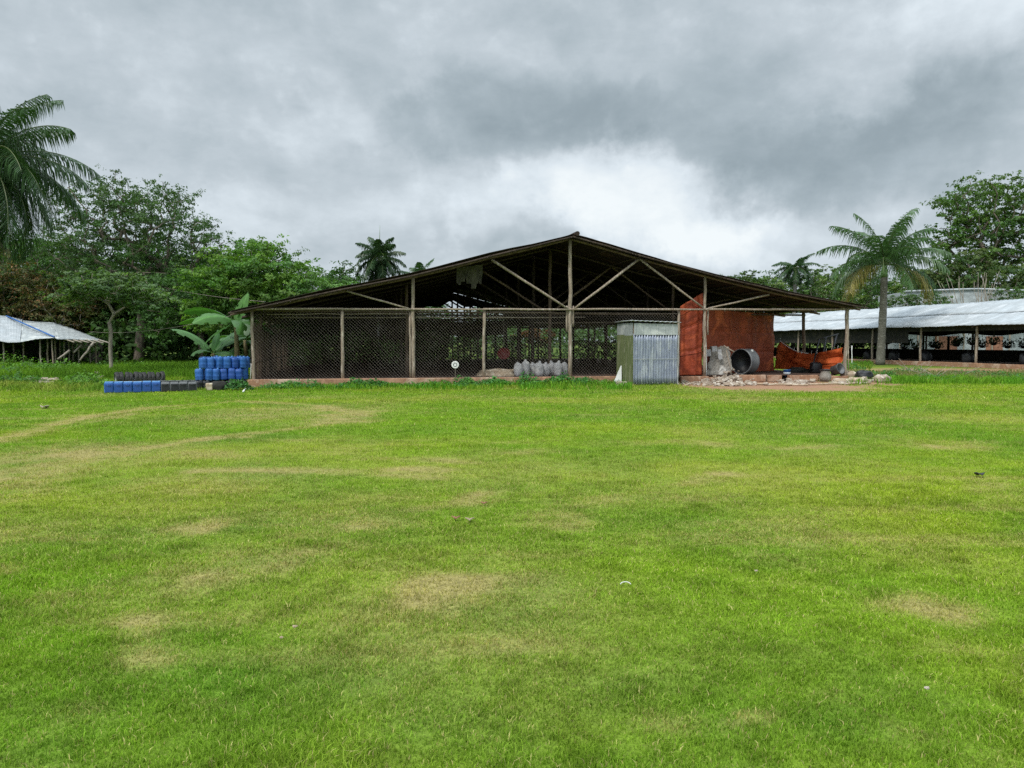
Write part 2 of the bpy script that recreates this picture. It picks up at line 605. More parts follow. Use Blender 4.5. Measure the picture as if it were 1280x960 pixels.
def lush_at(X, Y):
    """0 yellow-green, 1 blue-green"""
    return np.clip((vnoise(X, Y, 1.6, 61, 4) - .42) * 2.6, 0, 1) * .75 + np.clip((vnoise(X, Y, .45, 63, 3) - .5) * 2, 0, 1) * .35


def height_at(X, Y):
    h = (vnoise(X, Y, 5.0, 91, 3) - .5) * .07
    fade = np.clip((26.0 - Y) / 6.0, 0, 1)
    return h * fade


C_GREEN = np.array([.186, .302, .024])
C_YEL = np.array([.266, .338, .032])
C_LUSH = np.array([.112, .232, .026])
C_DRY = np.array([.42, .325, .145])
C_SOIL = np.array([.30, .175, .11])


def lawn_colour(X, Y, jitter=None):
    dry, lush = dry_at(X, Y), lush_at(X, Y)
    yel = np.clip((vnoise(X, Y, 2.3, 71, 4) - .38) * 2.4, 0, 1)
    c = C_GREEN[None] * (1 - yel[:, None]) + C_YEL[None] * yel[:, None]
    c = c * (1 - lush[:, None] * .8) + C_LUSH[None] * lush[:, None] * .8
    if jitter is not None:
        d2 = np.clip(dry * 1.15 + (jitter - .5) * 1.1 * np.clip(dry * 4, 0, 1), 0, 1)
    else:
        d2 = np.clip(dry * 1.1, 0, 1)
    c = c * (1 - d2[:, None] * .78) + C_DRY[None] * d2[:, None] * .78
    return c, dry


gx = np.unique(np.concatenate([np.linspace(-1500, -60, 12), np.linspace(-60, -26, 30), np.linspace(-26, 26, 350), np.linspace(26, 60, 30), np.linspace(60, 1500, 12)]))
gy = np.unique(np.concatenate([np.linspace(-300, -6, 6), np.linspace(-6, 2, 12), np.linspace(2, 34, 260), np.linspace(34, 90, 80), np.linspace(90, 2500, 12)]))
GX, GY = np.meshgrid(gx, gy)
fx_, fy_ = GX.ravel(), GY.ravel()
gz = height_at(fx_, fy_)
gc, _d = lawn_colour(fx_, fy_)
gc = gc * .72
so = soil_at(fx_, fy_)[:, None]
barn_floor = None
gc = gc * (1 - so) + C_SOIL[None] * so
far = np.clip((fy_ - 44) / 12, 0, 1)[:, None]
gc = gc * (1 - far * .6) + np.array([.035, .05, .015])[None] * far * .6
nx, ny = len(gx), len(gy)
ii = np.arange(nx * ny).reshape(ny, nx)
GF = np.stack([ii[:-1, :-1].ravel(), ii[:-1, 1:].ravel(), ii[1:, 1:].ravel(), ii[1:, :-1].ravel()], 1)
mg = bpy.data.materials.new("lawn_turf")
mg.use_nodes = True
t = NT(mg.node_tree)
pg = mg.node_tree.nodes['Principled BSDF']
aa = t.n('ShaderNodeAttribute', attribute_name="Col")
gco = t.n('ShaderNodeTexCoord')
n1 = t.noise(gco.outputs['Object'], 18, 6, .7)
n2 = t.noise(gco.outputs['Object'], 90, 4, .7)
c = t.mix(1.0, aa.outputs['Color'], t.ramp(n1.outputs['Fac'], [(.3, (.6, .6, .6)), (.7, (1.35, 1.35, 1.35))]), 'MULTIPLY')
c = t.mix(.8, c, t.ramp(n2.outputs['Fac'], [(.3, (.5, .5, .5)), (.7, (1.4, 1.4, 1.4))]), 'MULTIPLY')
t.put(pg.inputs['Base Color'], c)
pg.inputs['Roughness'].default_value = 1.0
pg.inputs['Specular IOR Level'].default_value = .1
bp_ = t.n('ShaderNodeBump')
bp_.inputs['Strength'].default_value = .6
bp_.inputs['Distance'].default_value = .03
t.put(bp_.inputs['Height'], n1.outputs['Fac'])
t.put(pg.inputs['Normal'], bp_.outputs[0])
ground = np_mesh("ground", np.stack([fx_, fy_, gz], 1), GF, mg, None, gc, True)
tag(ground, kind="structure")


# ------------------------------------------------------------------ blades
BARN_KEEP = True


def in_barn(X, Y, m=0.05):
    rx, ry = X - BP.x, Y - BP.y
    s = rx * BU.x + ry * BU.y
    t_ = rx * BV.x + ry * BV.y
    return (s > -.15 - m) & (s < 27.2 + m) & (t_ > -.20 - m) & (t_ < 33.5)


def blades(X, Y, Z, h, w, col, lean=.7, tip=1.25, three=False):
    n = len(X)
    a = rng.uniform(0, 2 * PI, n)          # facing
    b = rng.uniform(0, 2 * PI, n)          # lean direction
    l = h * rng.uniform(.1, 1.0, n) * lean
    ux, uy = np.cos(a) * w / 2, np.sin(a) * w / 2
    lx, ly = np.cos(b) * l, np.sin(b) * l
    if not three:
        V = np.empty((n, 3, 3), np.float32)
        V[:, 0] = np.stack([X - ux, Y - uy, Z - .005], 1)
        V[:, 1] = np.stack([X + ux, Y + uy, Z - .005], 1)
        V[:, 2] = np.stack([X + lx, Y + ly, Z + h], 1)
        Cc = np.repeat(col[:, None, :], 3, 1)
        F = np.arange(n * 3).reshape(n, 3)
        return V.reshape(-1, 3), F, Cc.reshape(-1, 3)
    V = np.empty((n, 5, 3), np.float32)
    V[:, 0] = np.stack([X - ux, Y - uy, Z - .005], 1)
    V[:, 1] = np.stack([X + ux, Y + uy, Z - .005], 1)
    V[:, 2] = np.stack([X - ux * .8 + lx * .3, Y - uy * .8 + ly * .3, Z + h * .62], 1)
    V[:, 3] = np.stack([X + ux * .8 + lx * .3, Y + uy * .8 + ly * .3, Z + h * .62], 1)
    V[:, 4] = np.stack([X + lx * 1.15, Y + ly * 1.15, Z + h * .92], 1)
    Cc = np.repeat(col[:, None, :], 5, 1)
    base = (np.arange(n) * 5)[:, None]
    F = np.concatenate([base + np.array([[0, 1, 3]]), base + np.array([[0, 3, 2]]), base + np.array([[2, 3, 4]])], 0)
    return V.reshape(-1, 3), F, Cc.reshape(-1, 3)


def scatter(n, d0, d1, spread=.9, extra=6.0):
    # even density over the strip: wider with distance, and wider than the picture on both sides
    Y = rng.uniform(d0, d1, n)
    wmax = spread * max(d1, 0) + extra
    X = rng.uniform(-1, 1, n) * wmax
    k = np.abs(X) < np.maximum(Y, 0) * spread + extra
    return X[k], Y[k]


Vs, Fs, Cs = [], [], []
off = 0
for (d0, d1, dens, h0, w0, three) in [(-1.5, 4.6, 15500, .019, .0040, True), (4.6, 8, 8000, .020, .0058, True), (8, 14, 3100, .022, .0090, False),
                                      (14, 22, 1100, .028, .015, False), (22, 31, 520, .034, .024, False)]:
    e0, e1 = (d0 * .84 if d0 > 3 else d0), d1 * 1.16
    area = 2 * (.9 * e1 + 6.0) * (e1 - e0)
    n = int(area * dens)
    X, Y = scatter(n, e0, e1)
    n = len(X)
    ramp_ = np.clip((Y - e0) / (d0 * .32), 0, 1) if d0 > 3 else np.ones(n)
    ramp_ = ramp_ * np.clip((e1 - Y) / (d1 * .32), 0, 1)
    ok_ = rng.random(n) < ramp_ * np.where((np.abs(X) > Y * .74 + 1.5) | (Y < 2.1), .45, 1.0)
    X, Y = X[ok_], Y[ok_]
    n = len(X)
    j = rng.random(n)
    col, dry = lawn_colour(X, Y, j)
    clump = vnoise(X, Y, .12, 3, 2)
    tall = np.clip((vnoise(X, Y, .9, 83, 3) - .5) * 2.5, 0, 1) + .9 * np.clip((vnoise(X, Y, .28, 85, 2) - .66) * 8, 0, 1)
    soil = soil_at(X, Y)
    keep = (rng.random(n) > dry * .45) & (soil < rng.uniform(.15, .7, n)) & (~in_barn(X, Y)) & (rng.random(n) < .35 + clump * 1.1)
    h = h0 * (.55 + .9 * clump) * (1 + .8 * tall) * (1 - .45 * dry) * rng.uniform(.6, 1.35, n)
    # the unmown edge in front of the barn and to the right
    edge = np.clip((Y - (25.2 + X * .16)) / 2.0, 0, 1) * np.clip(vnoise(X, Y, 1.2, 19, 3) * 1.6 - .25, 0, 1)
    h = h * (1 + 2.3 * edge)
    w = w0 * rng.uniform(.6, 1.5, n)
    br = rng.uniform(.62, 1.38, n)[:, None] * (.82 + .34 * np.clip((vnoise(X * .7, Y, .16, 87, 3) - .28) * 2.2, 0, 1))[:, None]  # noise darkens small streaks: micro-shadow between tufts put into blade colour
    col = col * br
    straw = (rng.random(n) < .07)[:, None]
    col = np.where(straw, np.array([.42, .38, .15])[None] * br, col)
    X, Y, h, w, col = X[keep], Y[keep], h[keep], w[keep], col[keep]
    V, F, C_ = blades(X, Y, height_at(X, Y), h, w, col, 1.2, three=three)
    Vs.append(V); Fs.append(F + off); Cs.append(C_)
    off += len(V)
lawn = np_mesh("lawn_grass", np.concatenate(Vs), np.concatenate(Fs), M['grass'], None, np.concatenate(Cs))
tag(lawn, "short mown green grass of the lawn with dry yellow patches", "grass", kind="stuff")

# longer rough grass on the left field, in front of the right shed and between the buildings
Vs, Fs, Cs = [], [], []
off = 0


def rough(px0, px1, d0, d1, dens, h0, w0, cols, thr=.0, sc=1.0, seed=5):
    global off
    k0, k1 = (px0 - CX) / FPX, (px1 - CX) / FPX
    area = (k1 - k0) * (d1 * d1 - d0 * d0) / 2
    n = int(area * dens)
    Y = np.sqrt(rng.uniform(d0 * d0, d1 * d1, n))
    X = rng.uniform(k0, k1, n) * Y
    nzv = vnoise(X, Y, sc, seed, 3)
    keep = (~in_barn(X, Y)) & (nzv > thr) & (soil_at(X, Y) < rng.uniform(.2, .9, n))
    X, Y, nzv = X[keep], Y[keep], nzv[keep]
    n = len(X)
    mixv = np.clip((vnoise(X, Y, 1.5, seed + 3, 3) - .3) * 2, 0, 1)[:, None]
    col = (np.array(cols[0])[None] * (1 - mixv) + np.array(cols[1])[None] * mixv) * rng.uniform(.55, 1.4, n)[:, None]
    h = h0 * (.35 + 1.2 * nzv) * rng.uniform(.5, 1.3, n)
    V, F, C_ = blades(X, Y, np.zeros(n), h, w0 * rng.uniform(.6, 1.5, n), col, .8, three=True)
    Vs.append(V); Fs.append(F + off); Cs.append(C_)
    off += len(V)


G1, G2, G3 = (.15, .27, .026), (.09, .19, .022), (.24, .28, .055)
rough(-160, 330, 33.5, 60, 95, .42, .035, (G1, G2), .30, 2.0, 5)
rough(-160, 330, 31, 33.5, 110, .18, .03, (G1, G2), .30, 1.0, 6)
rough(-160, 330, 27.5, 31, 120, .09, .03, (G1, G3), .2, 1.0, 8)
rough(-160, 125, 24.5, 30, 150, .22, .028, (G2, G3), .42, 1.2, 9)
rough(1050, 1420, 31.5, 42, 90, .18, .034, ((.15, .17, .06), (.22, .19, .10)), .25, 1.6, 21)
rough(940, 1090, 44, 75, 40, .25, .05, (G2, G3), .25, 2, 22)
rough(1060, 1400, 28.8, 31.5, 260, .26, .026, ((.09, .25, .02), G1), .38, .8, 23)
rough(330, 790, 25.5, 30.5, 110, .20, .026, ((.09, .25, .02), G1), .40, .7, 24)
rg = np_mesh("rough_grass", np.concatenate(Vs), np.concatenate(Fs), M['grass'], None, np.concatenate(Cs))
tag(rg, "long unmown grass and weeds round the sheds and barn", "grass", kind="stuff")


# ------------------------------------------------------------------ leafy things
def leaf_quads(P, Nn, size, col, aspect=.55, cup=.18):
    """P centres (n,3), Nn normals (n,3), size (n,), col (n,3): folded four-sided leaves"""
    n = len(P)
    Nn = Nn / (np.linalg.norm(Nn, axis=1, keepdims=True) + 1e-9)
    rv = rng.normal(size=(n, 3))
    T = np.cross(Nn, rv)
    T /= (np.linalg.norm(T, axis=1, keepdims=True) + 1e-9)
    S = np.cross(Nn, T)
    a = (size[:, None]) * .5
    V = np.empty((n, 4, 3), np.float32)
    V[:, 0] = P - T * a
    V[:, 1] = P + S * a * aspect + Nn * a * cup - T * a * .1
    V[:, 2] = P + T * a
    V[:, 3] = P - S * a * aspect + Nn * a * cup - T * a * .1
    F = np.concatenate([(np.arange(n) * 4)[:, None] + np.array([[0, 1, 2]]), (np.arange(n) * 4)[:, None] + np.array([[0, 2, 3]])], 0)
    return V.reshape(-1, 3), F, np.repeat(col[:, None, :], 4, 1).reshape(-1, 3)


def weed_patch(cx, cy, rx, ry, hz, n, size, col, z0=0.0, seed=0):
    """leaf arrays of a low broad-leaved weed clump"""
    r = np.sqrt(rng.random(n)); th = rng.uniform(0, 2 * PI, n)
    x, y = cx + rx * r * np.cos(th), cy + ry * r * np.sin(th)
    top = hz * (1 - r ** 2 * .7) * (.45 + 1.0 * vnoise(x, y, .25, seed, 2))
    z = z0 + top * rng.uniform(.25, 1.0, n)
    P = np.stack([x, y, z], 1)
    N_ = rng.normal(size=(n, 3)) * .5 + np.array([0, -.2, 1.0])
    c = np.array(col)[None] * rng.uniform(.55, 1.5, n)[:, None]
    return leaf_quads(P, N_, size * rng.uniform(.6, 1.4, n), c, .8)


def merge(parts):
    V, F, C_, o = [], [], [], 0
    for v, f, c in parts:
        V.append(v); F.append(f + o); C_.append(c); o += len(v)
    return np.concatenate(V), np.concatenate(F), np.concatenate(C_)


WG = (.065, .19, .045)
parts = []
for px in np.arange(345, 770, 9):
    if random.random() < .25: continue
    s_, z_ = fp(px, 480)
    p = B(s_, -.35 - random.random() * 1.1, 0)
    parts.append(weed_patch(p.x, p.y, random.uniform(.25, .6), random.uniform(.2, .45), random.uniform(.12, .34), random.randint(60, 170), .075, WG if random.random() < .6 else (.08, .2, .03), 0, int(px)))
for (px, py, w, h, n) in [(655, 478, .5, .50, 260), (700, 474, .7, .48, 420), (725, 478, .5, .35, 240), (578, 474, .45, .42, 280), (680, 484, .5, .22, 200), (365, 480, .6, .30, 260),
                          (450, 479, .8, .35, 420), (612, 481, .7, .30, 330), (470, 478, .5, .34, 250)]:
    s_, z_ = fp(px, 480)
    p = B(s_, -.55, 0)
    parts.append(weed_patch(p.x, p.y, w, .4, h, n, .10, WG, 0, px))
v, f, c = merge(parts)
tag(np_mesh("kerb_weeds", v, f, M['leaf'], None, c), "broad leaved green weeds along the foot of the barn kerb", "weeds", kind="stuff")

parts = []
for (px, py, w, d_, h, n) in [(10, 462, 1.6, 1.2, 1.0, 900), (40, 468, 1.5, 1.2, .8, 800), (75, 466, 1.4, 1.0, .7, 700), (115, 484, 1.0, .5, .45, 420), (100, 480, .8, .5, .5, 350),
                              (150, 462, 2.0, 1.0, .5, 600), (200, 460, 2.2, 1.0, .45, 600), (235, 462, 1.4, .8, .4, 400), (20, 480, 1.2, .6, .5, 400), (60, 450, 3, 1.4, .9, 900),
                              (160, 452, 3, 1.2, .6, 700), (215, 450, 2.6, 1.4, .6, 700), (-40, 470, 2.4, 1.5, 1.0, 900)]:
    g = onground(px, py)
    parts.append(weed_patch(g.x, g.y, w, d_, h, n, .12, (.06, .15, .025) if random.random() < .5 else (.085, .19, .02), 0, px + 500))
v, f, c = merge(parts)
tag(np_mesh("field_weeds", v, f, M['leaf'], None, c), "knee high leafy weeds over the field left of the barn", "weeds", kind="stuff")
parts = []
for (px, py, w, d_, h, n) in [(1112, 474, .5, .4, .35, 260), (1135, 466, 1.4, .8, .35, 420), (1160, 474, 1.2, .6, .25, 380), (1210, 468, 1.4, .8, .25, 380), (1255, 472, 1.6, .6, .25, 420),
                              (1180, 478, 1.6, .4, .22, 400), (1090, 470, 1.2, .6, .3, 300), (1060, 462, 1.0, .8, .4, 300), (1300, 478, 2.0, .6, .3, 500)]:
    g = onground(px, py)
    parts.append(weed_patch(g.x, g.y, w, d_, h, n, .09, (.055, .15, .03), 0, px + 900))
v, f, c = merge(parts)
tag(np_mesh("verge_weeds", v, f, M['leaf'], None, c), "low weeds on the rough verge before the white roofed shed", "weeds", kind="stuff")
# ================================================================== TREES
def grow(seed, H, env, ncl, trunk_r, trunk_h, lean=(0, 0), sep=.9, trunk_forks=1, wob=.25):
    """skeleton: returns MB of limbs and the list of twig-end clusters. env: ellipsoids (cx,cy,cz,rx,ry,rz) in the tree's own metres"""
    rnd = random.Random(seed)
    nodes = []                       # (pos, parent)
    N0 = 6
    for i in range(N0 + 1):
        q = i / N0
        nodes.append([Vector((lean[0] * q + rnd.uniform(-1, 1) * wob * .25 * q, lean[1] * q + rnd.uniform(-1, 1) * wob * .25 * q, trunk_h * q)), i - 1])
    cl = []
    wts = [e[3] * e[4] * e[5] for e in env]
    tries = 0
    while len(cl) < ncl and tries < ncl * 30:
        tries += 1
        e = rnd.choices(env, wts)[0]
        d = Vector((rnd.gauss(0, 1), rnd.gauss(0, 1), rnd.gauss(0, 1))).normalized() * (rnd.random() ** .42)
        p = Vector((e[0] + d.x * e[3], e[1] + d.y * e[4], e[2] + d.z * e[5]))
        if all((p - c_).length > sep for c_ in cl):
            cl.append(p)
    top = nodes[N0][0]
    cl.sort(key=lambda p: (p - top).length)
    ends = []
    for p in cl:
        best, bi = 1e9, 0
        for i, (q, par) in enumerate(nodes):
            if i < N0 - 3: continue
            d = (p - q).length
            cost = d + max(0, q.z - p.z) * .7 + (0.35 * (q - top).length)
            if cost < best: best, bi = cost, i
        q = nodes[bi][0]
        mid = q.lerp(p, .5) + Vector((rnd.uniform(-1, 1), rnd.uniform(-1, 1), rnd.uniform(-.2, .9))) * (p - q).length * .12
        nodes.append([mid, bi])
        nodes.append([p.copy(), len(nodes) - 1])
        ends.append(len(nodes) - 1)
    cnt = [0] * len(nodes)
    for e in ends:
        i = e
        while i >= 0:
            cnt[i] += 1
            i = nodes[i][1]
    tot = max(cnt[0], 1)
    rad = [max(.012, trunk_r * (c_ / tot) ** .5) for c_ in cnt]
    rad[0] *= 1.25
    mb = MB()
    mb.tube([nodes[i][0] for i in range(N0 + 1)], [max(rad[i], trunk_r * .55) for i in range(N0 + 1)], 9, True, .06)
    for i in range(N0 + 1, len(nodes)):
        p, par = nodes[i]
        mb.tube([nodes[par][0], p], [rad[i] * 1.15 if par > N0 else min(rad[i] * 1.3, trunk_r * .6), rad[i]], 5, False)
    return mb, [(nodes[i][0], nodes[nodes[i][1]][0]) for i in ends]


def crown_arrays(ends, per, size, spread, tint, tint2=None, flat=.45, upb=.9, hue=.25, dead=0.0):
    Ps, Ns, Ss, Cc = [], [], [], []
    t1 = np.array(tint)
    t2 = np.array(tint2 if tint2 is not None else tint)
    for (p, q) in ends:
        n = max(4, int(per * random.uniform(.55, 1.45)))
        sub = max(3, n // 14)
        # twigs inside the cluster so that the leaves gather in sprays
        tw = rng.normal(size=(sub, 3)) * np.array([spread, spread, spread * flat])
        k = rng.integers(0, sub, n)
        P = np.array(p)[None] + tw[k] + rng.normal(size=(n, 3)) * spread * np.array([.26, .26, .13])
        back = rng.random(n) < .15
        lerp = rng.random(n)[:, None] * .6
        P = np.where(back[:, None], P * (1 - lerp) + np.array(q)[None] * lerp, P)
        N_ = rng.normal(size=(n, 3)) * .62 + np.array([0, 0, upb]) + tw[k] * .5 / max(spread, .01)
        b = rng.uniform(.72, 1.28)
        mixv = np.clip(rng.uniform(0, 1) + rng.normal(size=(n, 1)) * .12, 0, 1)
        c = (t1[None] * (1 - mixv) + t2[None] * mixv) * b * rng.uniform(1 - hue, 1 + hue, (n, 1))
        if dead:
            dm = rng.random(n) < dead
            c[dm] = np.array([.22, .12, .05]) * rng.uniform(.6, 1.2)
        Ps.append(P); Ns.append(N_); Ss.append(size * rng.uniform(.6, 1.35, n)); Cc.append(c)
    return leaf_quads(np.concatenate(Ps), np.concatenate(Ns), np.concatenate(Ss), np.concatenate(Cc), .5)


def tree(name, label, loc, H, env, ncl, per, leaf, spread, tint, tint2=None, trunk_r=.2, trunk_h=3, seed=1, group=None, bark='bark', lean=(0, 0), sep=.9,
         cat="tree", dead=0.0, flat=.45, upb=.9, hue=.25):
    root = thing(name, label, cat, (0, 0, 0), group)
    mb, ends = grow(seed, H, env, ncl, trunk_r, trunk_h, lean, sep)
    mb.build("trunk", M[bark], root, True)
    v, f, c = crown_arrays(ends, per, leaf, spread, tint, tint2, flat, upb, hue, dead)
    np_mesh("crown", v, f, M['leaf'], root, c)
    root.location = loc
    return root


def gp(px, Y, z=0.0):
    p = at(px, HOR, Y)
    return Vector((p.x, Y, z))


DG, MG, BG_, OL = (.042, .095, .026), (.060, .135, .028), (.095, .19, .030), (.085, .115, .030)

# airy tall tree, left
tree("broadleaf_tree", "tall airy broadleaf tree with sky showing through its crown, beside the palm", gp(172, 50), 12.8,
     [(-.3, 0, 8.6, 5.6, 4, 2.6), (.4, 0, 10.8, 3.4, 3, 2.2), (-2.4, 0, 10.8, 2.4, 2.2, 2.1), (3.8, 0, 8.3, 2.4, 2.5, 1.9), (-3.8, 0, 8.0, 2.6, 2.5, 2.2), (5.0, 0, 7.2, 1.4, 1.5, 1.6), (0, 0, 6.0, 4.6, 3.4, 1.2)],
     300, 120, .16, .44, DG, (.065, .115, .035), .32, 4.4, 21, lean=(.5, 0), sep=.66, upb=.6)
# bushy bright tree
tree("broadleaf_tree", "round bright green bushy tree left of the barn roof", gp(318, 44), 7.9,
     [(0, 0, 4.9, 3.5, 3.2, 2.4), (-1.9, 0, 4.2, 2.2, 2.2, 2.0), (1.9, -.3, 3.9, 2.0, 2, 1.7), (.2, 0, 6.2, 1.9, 1.9, 1.25), (0, 0, 2.8, 3.6, 2.8, 1.2)],
     210, 200, .19, .46, (.062, .15, .030), (.13, .23, .035), .22, 2.2, 22, sep=.5)
tree("broadleaf_tree", "dark leafy tree between the airy tree and the bushy bright tree", gp(252, 49), 7.2,
     [(0, 0, 4.4, 3.4, 3, 2.2), (-1.6, 0, 3.2, 2.6, 2.6, 1.8), (1.4, 0, 5.6, 1.8, 1.8, 1.5)], 120, 150, .2, .5, DG, MG, .2, 2.2, 23, sep=.6)
# trees behind the left palm
tree("broadleaf_tree", "dark open tree behind the left palm, thin branches against the sky", gp(38, 53.5), 10,
     [(0, 0, 7.4, 4.6, 3, 1.9), (-3.4, 0, 8.0, 2.8, 2.4, 1.8), (2.4, 0, 6.6, 2.4, 2, 1.4)], 105, 85, .19, .5, DG, MG, .2, 3.4, 24, sep=.8)
tree("broadleaf_tree", "brownish green tree with rusty dead leaves behind the left shed", gp(18, 52), 7.8,
     [(0, 0, 5.4, 2.9, 2.4, 1.9), (-2.6, 0, 4.6, 2.4, 2, 1.9), (1.0, 0, 3.4, 2.4, 2, 1.2)], 110, 120, .19, .52, (.055, .085, .025), (.10, .085, .03), .14, 2.4, 25, sep=.5, dead=.22)
tree("broadleaf_tree", "slender tree with forked pale trunk and brown tinged leaves by the left shed's ridge", gp(64, 51.5), 6.6,
     [(0, 0, 4.6, 1.8, 1.6, 1.6), (2.1, 0, 4.0, 2.0, 1.6, 1.5)], 80, 90, .16, .4, OL, (.10, .08, .03), .10, 2.4, 26, sep=.45, bark='palebark', dead=.18)
tree("umbrella_tree", "small umbrella shaped tree of pale grey green leaves above a thin trunk", gp(138, 38), 5.3,
     [(0, 0, 4.35, 2.3, 2, .75), (-1.2, 0, 4.0, 1.4, 1.4, .55), (1.6, 0, 3.8, 1.4, 1.4, .55), (0, 0, 4.9, 1.1, 1.1, .4)], 95, 70, .20, .34, (.075, .14, .05), (.115, .18, .065), .09, 2.6, 27,
     bark='palebark', sep=.4, flat=.25, upb=1.6)
# dark wood behind: prototypes then copies
protos = []
for i, (tint, tint2) in enumerate([(DG, MG), ((.038, .085, .022), (.06, .11, .02)), (MG, OL)]):
    H = 7.5
    r = tree("wood_tree", "dark tree of the wood beyond the field", (0, 0, 0), H,
             [(0, 0, 4.6, 2.8, 2.6, 2.6), (1.2, 0, 3.0, 2.4, 2.4, 1.8), (-1.3, .4, 3.2, 2.3, 2.3, 2.0)], 110, 120, .24, .56, tint, tint2, .16, 2.4, 40 + i, "trees of the dark wood behind the field", sep=.6)
    protos.append(r)
spots = []
for (px, Y, s) in [(-130, 52, 1.25), (-70, 56, 1.1), (-20, 53, .92), (30, 55, .86), (80, 56, .88), (115, 53, .9), (150, 55, .95), (195, 55, .95), (228, 58, 1.0), (270, 55, .95), (305, 54, .85), (345, 55, .85),
                   (385, 62, .8), (60, 62, 1.35), (110, 63, 1.3), (175, 62, 1.35), (240, 64, 1.35), (0, 64, 1.4), (-60, 63, 1.5), (290, 60, 1.2)]:
    spots.append((px, Y, s, "dark tree of the wood behind the left field", "dark wood behind the left field"))
for (px, Y, s) in [(395, 78, 1.2), (425, 76, 1.25), (462, 84, 1.15), (500, 82, 1.1), (540, 86, .95), (600, 84, .75), (640, 88, .95), (690, 86, .95), (740, 84, .95), (790, 88, 1.0), (840, 86, .95), (880, 92, 1.1)]:
    spots.append((px, Y, s, "green tree of the wood seen through and over the open barn", "wood behind the barn"))
used = set()
for i, (px, Y, s, lab, grp) in enumerate(spots):
    k = i % 3
    if k in used:
        o = copy_tree(protos[k])
    else:
        o = protos[k]; used.add(k)
    o.location = gp(px, Y)
    o.rotation_euler.z = random.uniform(0, 6.28)
    o.scale = (s * random.uniform(.92, 1.1), s * random.uniform(.92, 1.1), s * random.uniform(.95, 1.08))
    tag(o, lab, "tree", grp)

# lighter bushy trees peeping over the roof left of the middle palm
tree("broadleaf_tree", "bright green bush like tree top peeping over the left roof slope", gp(425, 66), 7.2,
     [(0, 0, 4.9, 2.4, 2, 2.0), (1.9, 0, 5.4, 1.3, 1.3, 1.6), (-1.8, 0, 4.4, 1.6, 1.5, 1.5)], 90, 90, .24, .42, (.075, .17, .04), (.12, .22, .06), .15, 2.4, 31, sep=.5)

tree("shrub_tree", "rusty orange leaved shrub seen through the back of the barn near the middle post", gp(667, 64), 3.2, [(0, 0, 2.1, 1.4, .8, .8)], 26, 60, .2, .34, (.30, .11, .045), (.20, .09, .04), .06, 1.2, 33, bark='palebark', sep=.3)
# right background trees
tree("broadleaf_tree", "very tall open crowned tree above the right shed, highest on the right", gp(1232, 88), 21.5,
     [(-.6, 0, 18.2, 4.4, 4.2, 2.6), (-1.8, 0, 14.6, 4.2, 4, 2.7), (3.2, 0, 15.6, 4.6, 4, 3.8), (-5.4, 0, 13.2, 1.9, 2, 1.5), (1.2, 0, 11.4, 4.6, 4, 1.6), (4.4, 0, 18.0, 3.0, 3, 2.0), (-3.8, 0, 17.6, 2.2, 2.2, 1.6)],
     200, 95, .36, .78, (.052, .115, .026), (.095, .165, .032), .5, 7.5, 51, lean=(-.8, 0), sep=1.15)
tree("broadleaf_tree", "dark spreading tree under the tall tree, drooping to the left", gp(1192, 80), 12.0,
     [(0, 0, 8.0, 3.4, 3, 2.6), (1.4, 0, 9.6, 2.2, 2, 1.6), (-2.2, 0, 7.0, 2, 2, 1.8)], 110, 110, .34, .65, DG, OL, .3, 4, 52, sep=.8)
tree("broadleaf_tree", "dark tree with bare grey twigs behind the whitewashed wall", gp(1262, 82), 10.5,
     [(0, 0, 7.6, 4.2, 3, 2.4), (3.4, 0, 8, 3, 3, 2.6), (-2.4, 0, 6.6, 2.2, 2, 1.4)], 120, 90, .32, .65, DG, OL, .28, 4, 53, sep=.8)
tree("broadleaf_tree", "broad tree at the right edge beyond the white wall", gp(1345, 84), 12.5,
     [(0, 0, 8.4, 5, 3, 3.2), (-3, 0, 6.6, 3, 3, 2.4)], 130, 90, .34, .7, DG, MG, .3, 4, 54, sep=.8)
tree("broadleaf_tree", "dark round topped tree just above the right roof slope", gp(931, 84), 9.9,
     [(0, 0, 8.0, 1.9, 1.8, 1.5), (1.6, 0, 6.6, 2.2, 2, 1.6), (-1.4, 0, 6.2, 2, 2, 1.6)], 85, 100, .25, .45, (.05, .10, .022), (.085, .13, .03), .2, 4, 55, sep=.55)
words = ["first", "second", "third", "fourth", "fifth", "sixth", "seventh", "eighth", "ninth", "tenth", "eleventh", "twelfth", "thirteenth"]
slim = [(958, 82, 9.4), (975, 88, 9.8), (1012, 80, 10.2), (1030, 84, 10.9), (1046, 80, 9.8), (1062, 84, 11.0), (1080, 86, 10.2), (1122, 86, 10.4), (1142, 82, 10.6), (1160, 86, 10.6)]
for i, (px, Y, H) in enumerate(slim):
    tree("slender_tree", words[i] + " slender pale stemmed tree from the left, in the row beyond the right sheds", gp(px, Y), H,
         [(0, 0, H * .62, 1.5, 1.3, H * .30), (random.uniform(-.7, .7), 0, H * .86, .6, .6, H * .10), (0, 0, H * .34, 1.5, 1.3, 1.6)], 60, 66, .25, .38,
         (.095, .16, .038), (.15, .20, .06) if i % 2 else (.08, .15, .04), .085, H * .55, 60 + i, "row of slender trees beyond the right sheds", 'palebark', sep=.42)
for i, (px, Y, s) in enumerate([(955, 92, 1.0), (1000, 94, 1.05), (1048, 93, 1.0), (1095, 94, 1.05), (1135, 95, 1.0), (1175, 93, 1.05), (1300, 96, 1.3), (1390, 90, 1.3), (910, 96, 1.0)]):
    o = copy_tree(protos[i % 3])
    o.location = gp(px, Y)
    o.rotation_euler.z = random.uniform(0, 6.28)
    o.scale = (s * 1.3, s * 1.2, s * 1.36)
    tag(o, "dense green tree behind the row of slender trees", "tree", "dense trees behind the slender row")

